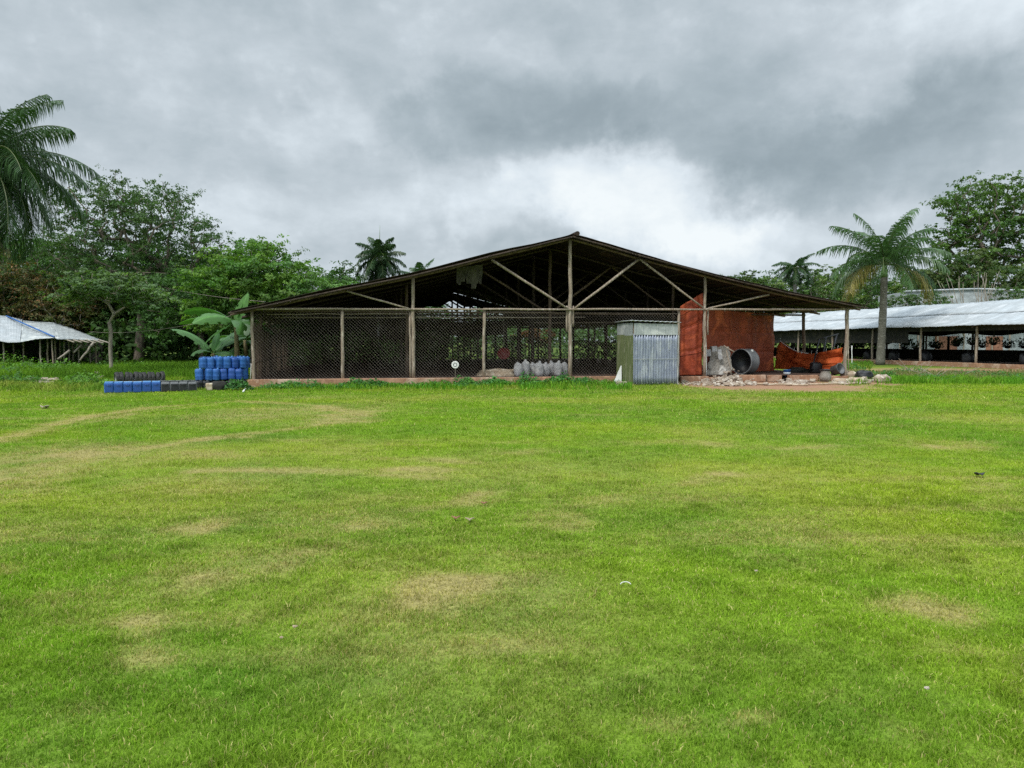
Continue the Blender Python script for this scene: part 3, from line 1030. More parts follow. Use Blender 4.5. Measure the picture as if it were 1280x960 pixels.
# dark undergrowth that closes the wood
parts = []
for (px0, px1, Y, h, n) in [(-170, 560, 51, 2.6, 7600), (-170, 560, 56, 3.6, 7000), (380, 900, 76, 3.6, 5200), (880, 1420, 88, 4.5, 7000)]:
    x0, x1 = (px0 - CX) / FPX * Y, (px1 - CX) / FPX * Y
    x = rng.uniform(x0, x1, n); y = Y + rng.normal(size=n) * 1.1
    top = h * (.45 + .8 * vnoise(x, y * 0, 2.2, int(Y), 3))
    z = top * rng.uniform(.02, 1, n)
    N_ = rng.normal(size=(n, 3)) * .7 + np.array([0, -.3, .8])
    cc = np.array([.045, .095, .022])[None] * rng.uniform(.5, 1.5, n)[:, None]
    parts.append(leaf_quads(np.stack([x, y, z], 1), N_, .42 * rng.uniform(.6, 1.4, n), cc, .55))
v, f, c = merge(parts)
tag(np_mesh("undergrowth", v, f, M['leaf'], None, c), "dark tangled undergrowth at the foot of the woods", "undergrowth", kind="stuff")


# ------------------------------------------------------------------ palms
def frond_mesh(L, e0, droop, nl=46, ll=.62, hang=.8, tint=(.055, .12, .035), seed=0, wid=.032):
    rnd = random.Random(seed)
    pts, e, p = [], e0, Vector((0, 0, 0))
    N = 16
    side = rnd.uniform(-.12, .12)
    for i in range(N + 1):
        pts.append(p.copy())
        q = i / N
        ee = e0 - droop * (q ** 1.25)
        p = p + Vector((math.cos(ee), side * q, math.sin(ee))) * (L / N)
    mb = MB()
    mb.tube(pts, [.035 * (1 - .85 * i / N) + .004 for i in range(N + 1)], 5)
    nr = len(mb.v)
    cols = [(.11, .14, .05)] * nr
    for i in range(nl):
        q = .14 + .86 * i / (nl - 1)
        fi = q * N
        a = int(min(fi, N - 1)); fr = fi - a
        c0 = pts[a].lerp(pts[a + 1], fr)
        tn = (pts[a + 1] - pts[a]).normalized()
        sd_ = tn.cross(Vector((0, 0, 1)))
        if sd_.length < .05: sd_ = Vector((0, 1, 0))
        sd_.normalize()
        up = sd_.cross(tn).normalized()
        ln = ll * (math.sin(PI * (q * .80 + .14)) ** .6) * rnd.uniform(.8, 1.12)
        for sg in (-1, 1):
            d = (sd_ * sg * rnd.uniform(.75, 1.0) + tn * rnd.uniform(.35, .6) + up * rnd.uniform(-.15, .45)).normalized()
            g = hang * rnd.uniform(.8, 1.2)
            m1 = c0 + d * ln * .45 + Vector((0, 0, -g * ln * .12))
            d2 = (d + Vector((0, 0, -g * 1.3))).normalized()
            tip = m1 + d2 * ln * .58
            wv = tn * wid * .5 + up * wid * .2
            b = len(mb.v)
            mb.v += [tuple(c0 - wv * .6), tuple(c0 + wv * .6), tuple(m1 - wv), tuple(m1 + wv), tuple(tip)]
            mb.f += [(b, b + 1, b + 3, b + 2), (b + 2, b + 3, b + 4)]
            s = rnd.uniform(.6, 1.35)
            cols += [(tint[0] * s, tint[1] * s, tint[2] * s)] * 5
    return mb, cols


def frond(parent, origin, azi, L, e0, droop, **kw):
    mb, cols = frond_mesh(L, e0, droop, **kw)
    me = bpy.data.meshes.new("frond")
    me.from_pydata(mb.v, [], mb.f)
    a = me.color_attributes.new("Col", 'FLOAT_COLOR', 'POINT')
    c4 = np.ones((len(mb.v), 4), dtype=np.float32)
    c4[:, :3] = cols
    a.data.foreach_set("color", c4.ravel())
    o = link_mesh("frond", me, M['palm'], parent, False)
    o.location = origin
    o.rotation_euler = (0, 0, azi)
    return o


def palm(label, loc, H, r, nf, L, ll, seed, nl=46, tint=(.055, .12, .035), wid=.032, hang=.8, emin=-35, emax=82, spear=0.0, bulge=1.0, yellow=2):
    rnd = random.Random(seed)
    root = thing("palm_tree", label, "palm tree")
    mb = MB()
    n = 22
    pts = [Vector((math.sin(i / n * 1.5) * .12, 0, H * i / n)) for i in range(n + 1)]
    rad = [r * (1.25 - .35 * min(1, i / n * 3)) * (1 + .06 * (i % 2)) * (1 + (bulge - 1) * math.exp(-((i / n - .45) / .25) ** 2)) for i in range(n + 1)]
    mb.tube(pts, rad, 14, True, .02)
    trk = mb.build("trunk", M['palmbark'], root, True)
    top = pts[-1]
    cs = MB()
    shl = max(.5, L * .2)
    cs.tube([top - Vector((0, 0, .02)), top + Vector((0, 0, shl * .5)), top + Vector((0, 0, shl))], [r * .95, r * .85, r * .45], 12)
    cs.build("crownshaft", M['shaft'], trk, True)
    o0 = top + Vector((0, 0, shl * .92))
    for i in range(nf):
        q = i / (nf - 1)
        e = R(emax + (emin - emax) * (q ** .85)) + rnd.uniform(-.12, .12)
        azi = i * 2.39996 + rnd.uniform(-.25, .25)
        dr = R(55 + 45 * q) * rnd.uniform(.85, 1.2) * (1 if e > R(60) else 1)
        tn = tint
        if i >= nf - yellow:
            tn = (.23, .20, .06)
        frond(root, o0, azi, L * rnd.uniform(.85, 1.08), e, dr, nl=nl, ll=ll, hang=hang, tint=tn, seed=seed * 100 + i, wid=wid)
    if spear:
        sp = MB()
        sp.tube([o0, o0 + Vector((.02, 0, spear * .6)), o0 + Vector((.06, 0, spear))], [.05, .03, .008], 5)
        sp.build("spear_leaf", M['shaft'], root, True)
    root.location = loc
    return root


palm("tall royal palm with long drooping fronds at the left edge", gp(-16, 30), 7.9, .24, 58, 4.1, 1.1, 1, nl=70, tint=(.034, .078, .024), wid=.040, hang=2.6, emin=-58, spear=4.4, yellow=4, emax=78)
palm("royal palm with pale grey trunk in front of the white roofed shed", gp(1101, 54), 6.2, .25, 28, 4.6, 1.3, 5, nl=60, tint=(.050, .108, .032), wid=.062, hang=1.7, emin=-5, emax=84, bulge=1.12, yellow=3)
palm("dark palm rising behind the left roof slope, bushiest of the far palms", gp(474, 75), 9.3, .24, 30, 2.9, .95, 7, nl=44, tint=(.034, .072, .026), wid=.10, hang=1.2, emin=-55, spear=3.2, yellow=0)
palm("low palm right of the bushy far palm, half hidden by the roof", gp(524, 78), 7.4, .2, 18, 2.7, .8, 8, nl=36, tint=(.045, .10, .035), wid=.10, hang=1.0, emin=-20, yellow=0)
palm("small far palm with flat fronds above the right tree row", gp(991, 80), 8.9, .2, 20, 2.4, .7, 9, nl=36, tint=(.036, .08, .028), wid=.10, hang=.9, emin=-25, emax=60, yellow=0)


# ------------------------------------------------------------------ banana plants
def banana_leaf(parent, origin, azi, L, Wd, e0, droop, seed, tint):
    rnd = random.Random(seed)
    N, K = 16, 4
    pts, p = [], Vector((0, 0, 0))
    for i in range(N + 1):
        pts.append(p.copy())
        ee = e0 - droop * (i / N) ** 1.3
        p = p + Vector((math.cos(ee), 0, math.sin(ee))) * (L / N)
    V, F, Cc = [], [], []
    for i in range(N + 1):
        q = i / N
        tn = (pts[min(i + 1, N)] - pts[max(i - 1, 0)]).normalized()
        up = Vector((0, 1, 0)).cross(tn) * -1
        hw = 0.012 if q < .14 else Wd * .5 * math.sin(PI * min(1, ((q - .14) / .86)) ** .75 * .97 + .03) ** .6
        for k in range(-K, K + 1):
            a = k / K
            nt = rnd.uniform(-.05, .05) * abs(a)
            V.append(pts[i] + Vector((0, 1, 0)) * a * hw - Vector((0, 0, 1)) * (abs(a) ** 1.5) * hw * .38 + tn * nt + up * .0)
            s = (1.5 if k == 0 else 1.0) * rnd.uniform(.85, 1.15)
            Cc.append((tint[0] * s, tint[1] * s, tint[2] * s))
    Wn = 2 * K + 1
    for i in range(N):
        tear = rnd.random() < .25
        for k in range(Wn - 1):
            if tear and (k == 0 or k == Wn - 2) and i > 3: continue
            F.append((i * Wn + k, i * Wn + k + 1, (i + 1) * Wn + k + 1, (i + 1) * Wn + k))
    V = np.array([tuple(v_) for v_ in V])
    o = np_mesh("leaf_blade", V, F, M['banana'], None, np.array(Cc), True)
    o.parent = parent
    o.location = origin
    o.rotation_euler = (rnd.uniform(-.7, .7), 0, azi)


def banana(label, loc, H, leaves, seed, tint=(.062, .165, .036)):
    root = thing("banana_plant", label, "banana plant", (0, 0, 0), "banana plants beside the barn corner")
    mb = MB()
    mb.tube([(0, 0, 0), (.03, .02, H * .5), (0, 0, H)], [.13, .10, .06], 10)
    mb.build("stem", material("banana_stem_" + str(seed), (.18, .17, .08), (.10, .07, .035), 3, .8, .2), root, True)
    for i, (azi, L, Wd, e0, dr) in enumerate(leaves):
        banana_leaf(root, (0, 0, H * .97), R(azi), L * 1.18, Wd * 1.4, R(e0), R(dr), seed * 50 + i, tint if i % 3 else (tint[0] * 1.35, tint[1] * 1.25, tint[2] * 1.2))
    root.location = loc
    return root


banana("banana plant with an upright bright new leaf behind the blue drums", gp(295, 30.5), 2.45,
       [(80, 1.1, .34, 84, 10), (30, 1.2, .30, 76, 22), (175, 2.1, .62, 38, 62), (-175, 1.9, .55, 20, 50), (8, 1.9, .5, 42, 30), (-20, 1.7, .5, 10, 60), (-120, 1.8, .5, 30, 80), (-60, 1.6, .45, 15, 80), (200, 1.5, .4, -20, 50)], 1)
banana("low banana plant with wide arching leaves left of the drums", gp(266, 31.5), 1.15,
       [(176, 1.7, .52, 58, 60), (120, 1.0, .22, 72, 20), (5, 1.4, .42, 48, 50), (-30, 1.2, .35, 20, 70), (-110, 1.1, .35, 30, 80), (60, 1.3, .3, 60, 60)], 2, (.052, .14, .036))
banana("tattered banana plant close against the barn corner post", gp(306, 33), 1.7,
       [(170, 1.5, .45, 30, 80), (10, 1.5, .4, 50, 60), (-90, 1.5, .45, 40, 90), (-140, 1.4, .4, 20, 80), (90, 1.3, .4, 70, 30), (-40, 1.4, .4, 10, 80), (220, 1.2, .35, -30, 40)], 3, (.045, .115, .03))
# ================================================================== THE BARN
barn = thing("open_barn", "large open pole barn with wide rusty gable roof and wire mesh front", "barn", tuple(BP))
BT = 33.0
prof_px = [(285, 388.5), (315, 382.5), (345, 376.5), (400, 364.5), (455, 354), (516, 341.5), (565, 330), (612, 317.5), (665, 305.5), (700, 297), (717, 292.6),
           (735, 297), (760, 304.5), (799, 316), (840, 327.5), (881, 338), (909, 345.5), (945, 354.5), (985, 363.5), (1035, 374), (1086, 382.8)]
prof = [fp(px, py, -.55) for (px, py) in prof_px]
PS = [p[0] for p in prof]; PZ = [p[1] for p in prof]


def roof_z(s):
    return float(np.interp(s, PS, PZ))


sA = fp(716, 300)[0]                    # ridge
ridge_i = 10


def slope_sheet(lo, hi, name):
    ss = []
    for i in range(lo, hi):
        for q in (0, .5):
            ss.append(PS[i] * (1 - q) + PS[i + 1] * q)
    ss.append(PS[hi])
    ts = np.arange(-.55, BT + .5, .036)
    nS = len(ss)
    V = []
    ridge_side = lo == ridge_i
    for k, t_ in enumerate(ts):
        cor = .011 * math.sin(t_ / .15 * 2 * PI)
        sheet = math.floor(t_ / .9)
        for j, s in enumerate(ss):
            lift = (.012 * math.sin(sheet * 12.9898 + j // 4 * 78.2) + .03 * math.sin(t_ * .5 + s * .3))
            end = 0
            if (j == 0 and not ridge_side) or (j == nS - 1 and ridge_side):
                end = .10 * math.sin(sheet * 7.7) * (-1 if not ridge_side else 1)
            V.append(B(s + end, t_, roof_z(s) + cor + lift - (.01 if t_ > 0 else 0)))
    V = np.array([tuple(v_) for v_ in V])
    ii_ = np.arange(len(ts) * nS).reshape(len(ts), nS)
    F = np.stack([ii_[:-1, :-1].ravel(), ii_[:-1, 1:].ravel(), ii_[1:, 1:].ravel(), ii_[1:, :-1].ravel()], 1)
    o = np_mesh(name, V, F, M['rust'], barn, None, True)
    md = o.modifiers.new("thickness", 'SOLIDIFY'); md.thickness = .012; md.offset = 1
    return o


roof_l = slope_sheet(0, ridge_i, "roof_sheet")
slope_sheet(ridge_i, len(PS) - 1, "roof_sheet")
rc = MB()
rc.tube([B(sA, -.62, PZ[ridge_i] + .02), B(sA, BT + .5, PZ[ridge_i] + .02)], .09, 8)
rc.build("ridge_cap", M['rust'], roof_l)

# verge boards along the front edge of the roof: thin weathered laths with a light worn edge
vb = MB()
for (i0, i1) in ((0, 3), (3, 5), (5, 7), (7, 10), (10, 13), (13, 16), (16, 18), (18, 20)):
    a, b = B(PS[i0], -.50, PZ[i0] - .085), B(PS[i1], -.50, PZ[i1] - .085)
    vb.pole(a, b, .036, None, 6, .02, 4)
vb.build("verge_pole", M['darkwood'], barn, True)

sP = [fp(px, 430)[0] for px in (316, 516.5, 712.5, 881, 1057)]
NTR = 12
STEP = BT / (NTR - 1)
ZB = 2.82


def beam_z(s):
    return 2.765 + (2.975 - 2.765) * s / sP[4]


for k in range(NTR):
    t_ = k * STEP
    far_ = k > 0
    wood = M['wood'] if k < 1 else (M['midwood'] if k < 2 else M['darkwood'])  # poles darker behind the front truss: interior shade put into the wood colour
    for j, s in enumerate(sP):
        if k > 0 and j in (1,) and False: continue
        top = roof_z(s) - .13
        r = (.062, .074, .078, .07, .085)[j]
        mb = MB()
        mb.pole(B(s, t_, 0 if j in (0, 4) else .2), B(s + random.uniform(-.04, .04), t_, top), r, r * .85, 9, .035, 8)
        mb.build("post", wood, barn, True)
    # rafters
    mb = MB()
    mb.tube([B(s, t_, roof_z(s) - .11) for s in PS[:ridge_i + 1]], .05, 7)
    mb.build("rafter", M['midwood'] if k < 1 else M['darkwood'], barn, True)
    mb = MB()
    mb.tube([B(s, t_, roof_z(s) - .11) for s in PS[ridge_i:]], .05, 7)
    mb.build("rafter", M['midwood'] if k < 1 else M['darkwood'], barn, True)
    # tie beam
    mb = MB()
    if k == 0:
        js = [fp(px, 387)[0] for px in (322, 428, 516, 605, 712, 790, 881, 965, 1058)]
        for a, b in zip(js[:-1], js[1:]):
            mb.pole(B(a - .05, t_ - .085, beam_z(a)), B(b + .05, t_ - .085, beam_z(b) + random.uniform(-.015, .015)), .042, .038, 8, .015, 4)
    else:
        for a, b in zip(sP[:-1], sP[1:]):
            mb.pole(B(a, t_ - .08, ZB), B(b, t_ - .08, ZB + random.uniform(-.03, .03)), .045, .04, 7, .03, 4)
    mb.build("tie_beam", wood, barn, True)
    # braces
    if k < 9:
        for (a, b, rr) in (((614, 325), (709, 386), .052), ((797, 324.5), (717, 386), .052), ((799, 324.5), (878, 385), .046), ((960, 368.5), (884, 385.5), .04), ((433, 364), (513, 386.5), .036)):
            (s0, z0), (s1, z1) = fp(*a), fp(*b)
            if k and s0 < sP[1]: continue
            mb = MB()
            mb.pole(B(s0, t_ + .09 - .18 * (k == 0), z0), B(s1, t_ + .09 - .18 * (k == 0), z1), rr, rr * .8, 8, .02, 5)
            mb.build("brace", wood, barn, True)
# purlins
for side in (0, 1):
    n = 11 if side else 10
    for i in range(n):
        q = (i + .35) / n
        s = (PS[0] * (1 - q) + sA * q) if side == 0 else (sA * (1 - q) + PS[-1] * q)
        if side == 1 and i == n - 1: s = PS[-1] - .35
        mb = MB()
        z = roof_z(s) - .045
        mb.pole(B(s, -.45, z), B(s, BT + .4, z), .035, .03, 6, .02, 10)
        mb.build("purlin", M['darkwood'], barn, True)
# rafter tails under the right eave
for k in range(1, 9):
    mb = MB()
    t_ = k * STEP + random.uniform(-.3, .3)
    s0 = sP[4]
    mb.pole(B(s0 - 1.2, t_, roof_z(s0 - 1.2) - .17), B(s0 + random.uniform(.5, .95), t_, roof_z(s0 + .6) - .2), .05, .045, 7, .02, 3)
    mb.build("rafter_tail", M['midwood'], barn, True)
# extra front posts that carry the wire mesh
sQ = [fp(px, 430)[0] for px in (428, 605, 848)]
for s, r in zip(sQ, (.062, .06, .055)):
    mb = MB()
    mb.pole(B(s, 0, .2), B(s + .01, 0, beam_z(s) - .03), r, r * .95, 9, .02, 6)
    mb.build("mesh_post", M['wood'], barn, True)
# doubled short posts by the tall ones
for s, z0, z1 in ((sP[1] - .11, .25, 2.7), (sP[2] + .13, 2.2, 3.0), (sP[2] - .12, 2.0, 3.0), (sP[3] + .13, 1.9, 2.95), (sP[4] + .1, 2.4, 2.98)):
    mb = MB()
    mb.pole(B(s, .03, z0), B(s, .03, z1), .045, .04, 7, .01, 4)
    mb.build("splice_post", M['wood'], barn, True)


# wire mesh panels
def wire_panel(s0, s1, z0, z1, t_, pitch, r, name="wire_mesh", fn=None):
    fn = fn or (lambda s, z, w: B(s, t_ + w, z))
    mb = MB()
    w_, h_ = s1 - s0, z1 - z0
    for dr in (1, -1):
        c = -h_
        while c < w_:
            # line s = c + (z)  clipped to 0..w_
            a, b = max(0, -c), min(h_, w_ - c)
            if b > a:
                za, zb = a, b
                sa, sb = c + za, c + zb
                if dr < 0:
                    sa, sb = w_ - sa, w_ - sb
                segs = max(1, int((zb - za) / .8))
                pts = []
                for i in range(segs + 1):
                    q = i / segs
                    s_, z_ = s0 + sa + (sb - sa) * q, z0 + za + (zb - za) * q
                    bulge = .05 * math.sin(s_ * 1.3 + z_) * math.sin(z_ * 1.7 + s_ * .4)
                    s_ += .035 * math.sin(z_ * 2.3 + s_ * .9); z_ += .03 * math.sin(s_ * 1.7 + 1) * min(1, (z1 - z_) * 2, max(0, z_ - z0) * 2)
                    pts.append(fn(s_, z_, bulge + dr * r * 1.05))
                mb.tube(pts, r, 3, False)
            c += pitch
    mb.tube([fn(s0, z0 + .01, 0), fn(s1, z0 + .01, 0)], r * 1.5, 4)
    mb.tube([fn(s0, z1 - .01, 0), fn(s1, z1 - .01, 0)], r * 1.5, 4)
    return mb.build(name, M['wire'], barn)


bays = [sP[0], sQ[0], sP[1], sQ[1], sP[2], sQ[2]]
for a, b in zip(bays[:-1], bays[1:]):
    wire_panel(a + .02, b - .02, .29, 2.76, .10, .120, .0028)
# kerb and floor
kb = MB()
kx = [sP[0] - .18, fp(470, 475)[0], fp(640, 475)[0], fp(775, 475)[0]]
for a, b in zip(kx[:-1], kx[1:]):
    c0 = B((a + b) / 2, -.10, .14)
    Mx = Matrix.Rotation(BA, 4, 'Z')
    kb.box(c0, (b - a - .006, .22, .30 + random.uniform(-.01, .01)), Mx, .02)
kb.build("kerb", M['concrete'], barn)
kb = MB()
Mx = Matrix.Rotation(BA, 4, 'Z')
for (p0, p1, h) in ((849, 884, .24), (884, 921, .2), (921, 955, .27), (958, 975, .25), (984, 1020, .24), (1021, 1058, .2)):
    a, b = fp(p0, 470)[0], fp(p1, 470)[0]
    kb.box(B((a + b) / 2, -.07, h / 2 + .01), (b - a - .02, .2, h), Mx, .02)
kb.build("kerb", M['concrete'], barn)
fl = MB()
fl.grid([[B(s, t_, .255 + .012 * math.sin(s * 3 + t_)) for s in np.linspace(sP[0] - .1, sP[4] + .05, 40)] for t_ in np.linspace(0, BT, 40)])
fl.build("floor_slab", M['soil'], barn, True)
sk = MB()
sk.box(B(sP[0] - .13, BT / 2, .13), (.1, BT, .26), Mx)
sk.box(B(sP[4] + .1, BT / 2 + .5, .11), (.1, BT - 1, .22), Mx)
sk.build("side_kerb", M['concrete'], barn)

# left side: upright slats with a gap under the roof
sl = MB()
t_ = .25
while t_ < BT - .2:
    w_ = random.uniform(.09, .16)
    hh = random.uniform(2.12, 2.35)
    sl.box(B(sP[0] + random.uniform(-.01, .02), t_, .25 + (hh - .25) / 2), (.02, w_, hh - .25), Mx)
    t_ += w_ + random.uniform(.015, .06)
sl.build("slat_wall", M['midwood'], barn)
sl = MB()
for z in (.9, 2.0):
    sl.pole(B(sP[0] + .06, .1, z), B(sP[0] + .06, BT - .1, z), .03, .03, 6, .03, 12)
sl.build("slat_rail", M['midwood'], barn, True)
# rear end: dark shade net hung from the rear beam
nt = MB()
nt.grid([[B(s, BT + .1 + .05 * math.sin(s * 2.3 + z), z + (.12 * math.sin(s * 1.3) if z < 2.3 else 0)) for s in np.linspace(sP[0], sP[4] - 7.5, 60)] for z in np.linspace(2.1, 3.1, 6)])
nt.build("shade_net", M['darknet'], barn, True, .01)
nt = MB()
gs = np.linspace(sP[0] + 1.5, sP[4] - 1.5, 60)
rows = []
for q in np.linspace(0, 1, 5):
    row = []
    for s in gs:
        zt = roof_z(s) - .1
        zl = max(3.05, zt - .55 - .3 * (1 + math.sin(s * 3.1)) * .5 - max(0, abs(s - (sA + .6)) - 3.4) * 1.2)
        row.append(B(s, BT + .05, zt * (1 - q) + min(zl, zt - .02) * q))
    rows.append(row)
nt.grid(rows)
nt.build("gable_net", M['darknet'], barn, True, .01)
# rails inside
for (s0, s1, t_, z, r) in ((sP[0] + .5, sP[2], 3.0, 2.58, .03), (sP[2], sP[3], 6, 2.5, .03), (sP[1], sP[2] + 1, 1.2, 2.55, .014), (sP[0] + .4, sP[1], .9, 2.62, .02)):
    mb = MB()
    mb.pole(B(s0, t_, z), B(s1, t_, z + .06), r, r, 6, .05, 8)
    mb.build("cross_rail", M['wood'], barn, True)


# ------------------------------------------------------------------ tarpaulins on the barn
def cloth(name, label, P00, P10, P01, P11, mat, nx_=30, ny_=30, fold=.05, nrm=None, top=None, seed=0, foldn=3.2, group=None, seams=None, vseams=None, ties=True):
    """hanging sheet between four corners (bottom left, bottom right, top left, top right); top(q) lowers the top edge"""
    rnd = random.Random(seed)
    ph = [rnd.uniform(0, 6.28) for _ in range(6)]
    nrm = nrm or (-BV)
    rows = []
    for j in range(ny_ + 1):
        row = []
        for i in range(nx_ + 1):
            a, b = i / nx_, j / ny_
            lo = P00.lerp(P10, a); hi = P01.lerp(P11, a)
            if top: hi = hi + Vector((0, 0, top(a)))
            p = lo.lerp(hi, b)
            d = fold * (math.sin(a * 2 * PI * foldn + ph[0] + b * 1.2) * .5 + math.sin(a * 2 * PI * foldn * 2.3 + ph[1] - b * 2) * .25 + .3 * math.sin(b * 9 + ph[2] + a * 3) + .25 * math.sin((a + b) * 13 + ph[3]))
            # creases where the sheet was folded and where the seams run
            for cr in (.33, .66):
                d -= fold * .55 * math.exp(-((b - cr - .01 * math.sin(a * 9)) / .018) ** 2)
            row.append(p + nrm * d)
        rows.append(row)
    mb = MB()
    mb.grid(rows)
    o = mb.build(name, mat, None, True, .004)
    # sewn seams, and the cord ties at the top edge
    nr, nc = len(rows), len(rows[0])
    for cr in (seams or ()):
        j = int(cr * ny_)
        mbs = MB(); mbs.tube([rows[j][i] + nrm * .012 for i in range(nc)], .014, 5); mbs.build("seam", mat, o, True)
    for cr in (vseams or ()):
        i = int(cr * nx_)
        mbs = MB(); mbs.tube([rows[j][i] + nrm * .012 for j in range(nr)], .012, 5); mbs.build("seam", mat, o, True)
    for i in (range(0, nc, max(4, nc // 7)) if ties else ()):
        p_ = rows[-1][i]
        mbs = MB(); mbs.tube([p_ + nrm * .01 - Vector((0, 0, .05)), p_ + nrm * .03 + Vector((0, 0, .06)), p_ + Vector((0, 0, .13))], .007, 4); mbs.build("tie_cord", M['white'], o, True)
    return tag(o, label, "tarpaulin", group)


s848, s880 = fp(850.5, 430)[0], fp(880, 430)[0]
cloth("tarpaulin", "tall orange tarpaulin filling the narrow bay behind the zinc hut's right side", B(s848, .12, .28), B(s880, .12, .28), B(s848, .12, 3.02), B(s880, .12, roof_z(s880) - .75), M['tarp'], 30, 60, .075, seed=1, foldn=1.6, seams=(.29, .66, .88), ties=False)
pa, pb = fp(879, 430, .9)[0], fp(968, 430, 4.0)[0]
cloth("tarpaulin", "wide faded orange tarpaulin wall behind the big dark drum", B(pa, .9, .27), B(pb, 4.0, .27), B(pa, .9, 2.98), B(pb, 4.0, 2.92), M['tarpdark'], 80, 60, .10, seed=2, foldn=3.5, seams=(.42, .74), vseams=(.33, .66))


def side_pt(px, py, s=None):
    s = sP[4] - .16 if s is None else s
    d = ray(px, py)
    o = Vector((0, 0, CAMZ)) - BP - BU * s
    k = -(o.dot(BU)) / d.dot(BU)
    return BP + BU * s + o - Vector((0, 0, 0)) + d * k


def side_t(px):
    s = sP[4] - .16
    d = ray(px, 440)
    o = Vector((0, 0, CAMZ)) - BP - BU * s
    k = -(o.dot(BU)) / d.dot(BU)
    return (o + d * k).dot(BV)


tA, tB = side_t(975), side_t(1052)
ss_ = sP[4] - .16


def low_top(a):
    return -(.58 * math.sin(PI * min(1, a / .86)) ** 1.0) if a < .86 else 0


cloth("tarpaulin", "low sagging orange tarpaulin strung along the barn's right side", B(ss_ - .25, tA, .34), B(ss_, tB, .36), B(ss_, tA, 1.68), B(ss_, tB, 1.40), M['tarplow'], 60, 30, .13,
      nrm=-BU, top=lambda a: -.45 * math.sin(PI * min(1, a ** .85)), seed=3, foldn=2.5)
rp = MB()
rp.tube([B(ss_ - .02, tA + (tB - tA) * a, 1.68 + (1.40 - 1.68) * a - .45 * math.sin(PI * min(1, a ** .85)) + .015) for a in np.linspace(0, .5, 12)], .016, 6)
tag(rp.build("rope", M['white'], None, True), "pale rope along the top edge of the low orange tarpaulin", "rope")
# ragged cloth under the roof
a0 = B(fp(573, 345, 1.0)[0], 1.0, 0); b0 = B(fp(601, 345, 1.0)[0], 1.0, 0)
zt = at(585, 336, a0.y).z; zl = at(585, 356, a0.y).z
mb = MB()
for i in range(13):
    q = i / 12
    xx = a0.lerp(b0, q)
    lo_ = zl + random.choice((0, .05, .12, .22, .3)) * (1 if i not in (8, 9) else -.6)
    w2 = .06 + .03 * random.random()
    zt_ = zt + .12 * q + .05
    mb.add([Vector((xx.x - w2 + .02 * math.sin(z * 9 + i), xx.y + .03 * math.sin(z * 7 + i), z)) for z in (lo_, lo_ + (zt_ - lo_) * .5, zt_)] +
           [Vector((xx.x + w2 * (.3 if z == lo_ else 1), xx.y + .03 * math.cos(z * 6 + i), z)) for z in (zt_, lo_ + (zt_ - lo_) * .5, lo_)], [(0, 1, 4, 5), (1, 2, 3, 4)])
tag(mb.build("hanging_rag", M['cloth'], None, False, .004), "torn pale cloth hanging in strips under the left roof slope", "cloth")

# ================================================================== ZINC HUT
hx = onground(791, 482)
HO = Vector((hx.x, hx.y, 0))
kx_ = ray(846.5, 440)
hw = 1.74
hut = thing("zinc_hut", "narrow hut of corrugated zinc with mossy side boards, in front of the barn", "hut", tuple(HO))
HD = 1.62


def Hp(s, t_, z):
    return HO + BU * s + BV * t_ + Vector((0, 0, z))


def corr(fn, w_, z0, z1, per, amp, bow=.0):
    n = int(w_ / per * 10)
    rows = []
    for z in np.linspace(z0, z1, 8):
        rows.append([fn(w_ * i / n, amp * (math.sin(2 * PI * i / 10) + .35 * math.sin(4 * PI * i / 10 + .4)) + bow * math.sin(z * 3 + i * .05), z + .006 * math.sin(i // 40 * 2.1)) for i in range(n + 1)])
    mb = MB(); mb.grid(rows)
    return mb


corr(lambda a, d, z: Hp(a, -d - .02, z), hw, .03, 1.92, .105, .022, .006).build("front_sheet", M['zinc'], hut, True, .004)
mb = MB()
for i in range(6):
    a0_, a1_ = hw * i / 6, hw * (i + 1) / 6
    mb.grid([[Hp(a0_ + .01, -.052, z), Hp(a0_ + .04, -.052, z), Hp(a0_ + .05, -.075, z), Hp(a0_ + .07, -.075, z), Hp(a0_ + .08, -.052, z), Hp(a1_ + .01, -.048, z)] for z in (1.88, 2.31 - .04 * i / 6)])
mb.build("upper_panel", M['zincpale'], hut, False, .003)
mb = MB()
for i, (a_, b_) in enumerate(((0, .78), (.80, HD))):
    mb.box(Hp(-.02 - .012 * i, (a_ + b_) / 2, .95), (.03, b_ - a_, 1.88), Mx)
mb.build("side_board", M['mossboard'], hut)
mb = MB()
mb.box(Hp(-.03, HD / 2, 2.09), (.012, HD, .46), Mx)
mb.build("upper_panel", M['zincpale'], hut)
corr(lambda a, d, z: Hp(hw + .01 + d, a, z), HD, .03, 2.28, .105, .014).build("side_sheet", M['zinc'], hut, True, .004)
corr(lambda a, d, z: Hp(a, HD + d, z), hw, .03, 2.28, .105, .014).build("back_sheet", M['zinc'], hut, True, .004)
for (a_, b_) in ((.03, .04), (hw - .03, .04), (.03, HD - .04), (hw - .03, HD - .04)):
    mb = MB()
    mb.box(Hp(a_, b_, 1.15), (.05, .05, 2.3), Mx)
    mb.build("corner_post", M['wood'], hut)
mb = MB()
rows = []
for i in range(41):
    a_ = -.12 + (hw + .22) * i / 40
    rows.append([Hp(a_, b_, 2.40 - .05 * a_ / hw + .012 * math.sin(i * 1.57) - .02 * (b_ > 1)) for b_ in np.linspace(-.14, HD + .12, 8)])
mb.grid(rows)
mb.build("roof_sheet", M['zincpale'], hut, True, .02)
mb = MB()
mb.box(Hp(hw + .03, -.03, .95), (.03, .03, 1.85), Mx)
mb.build("edge_batten", M['zincpale'], hut)

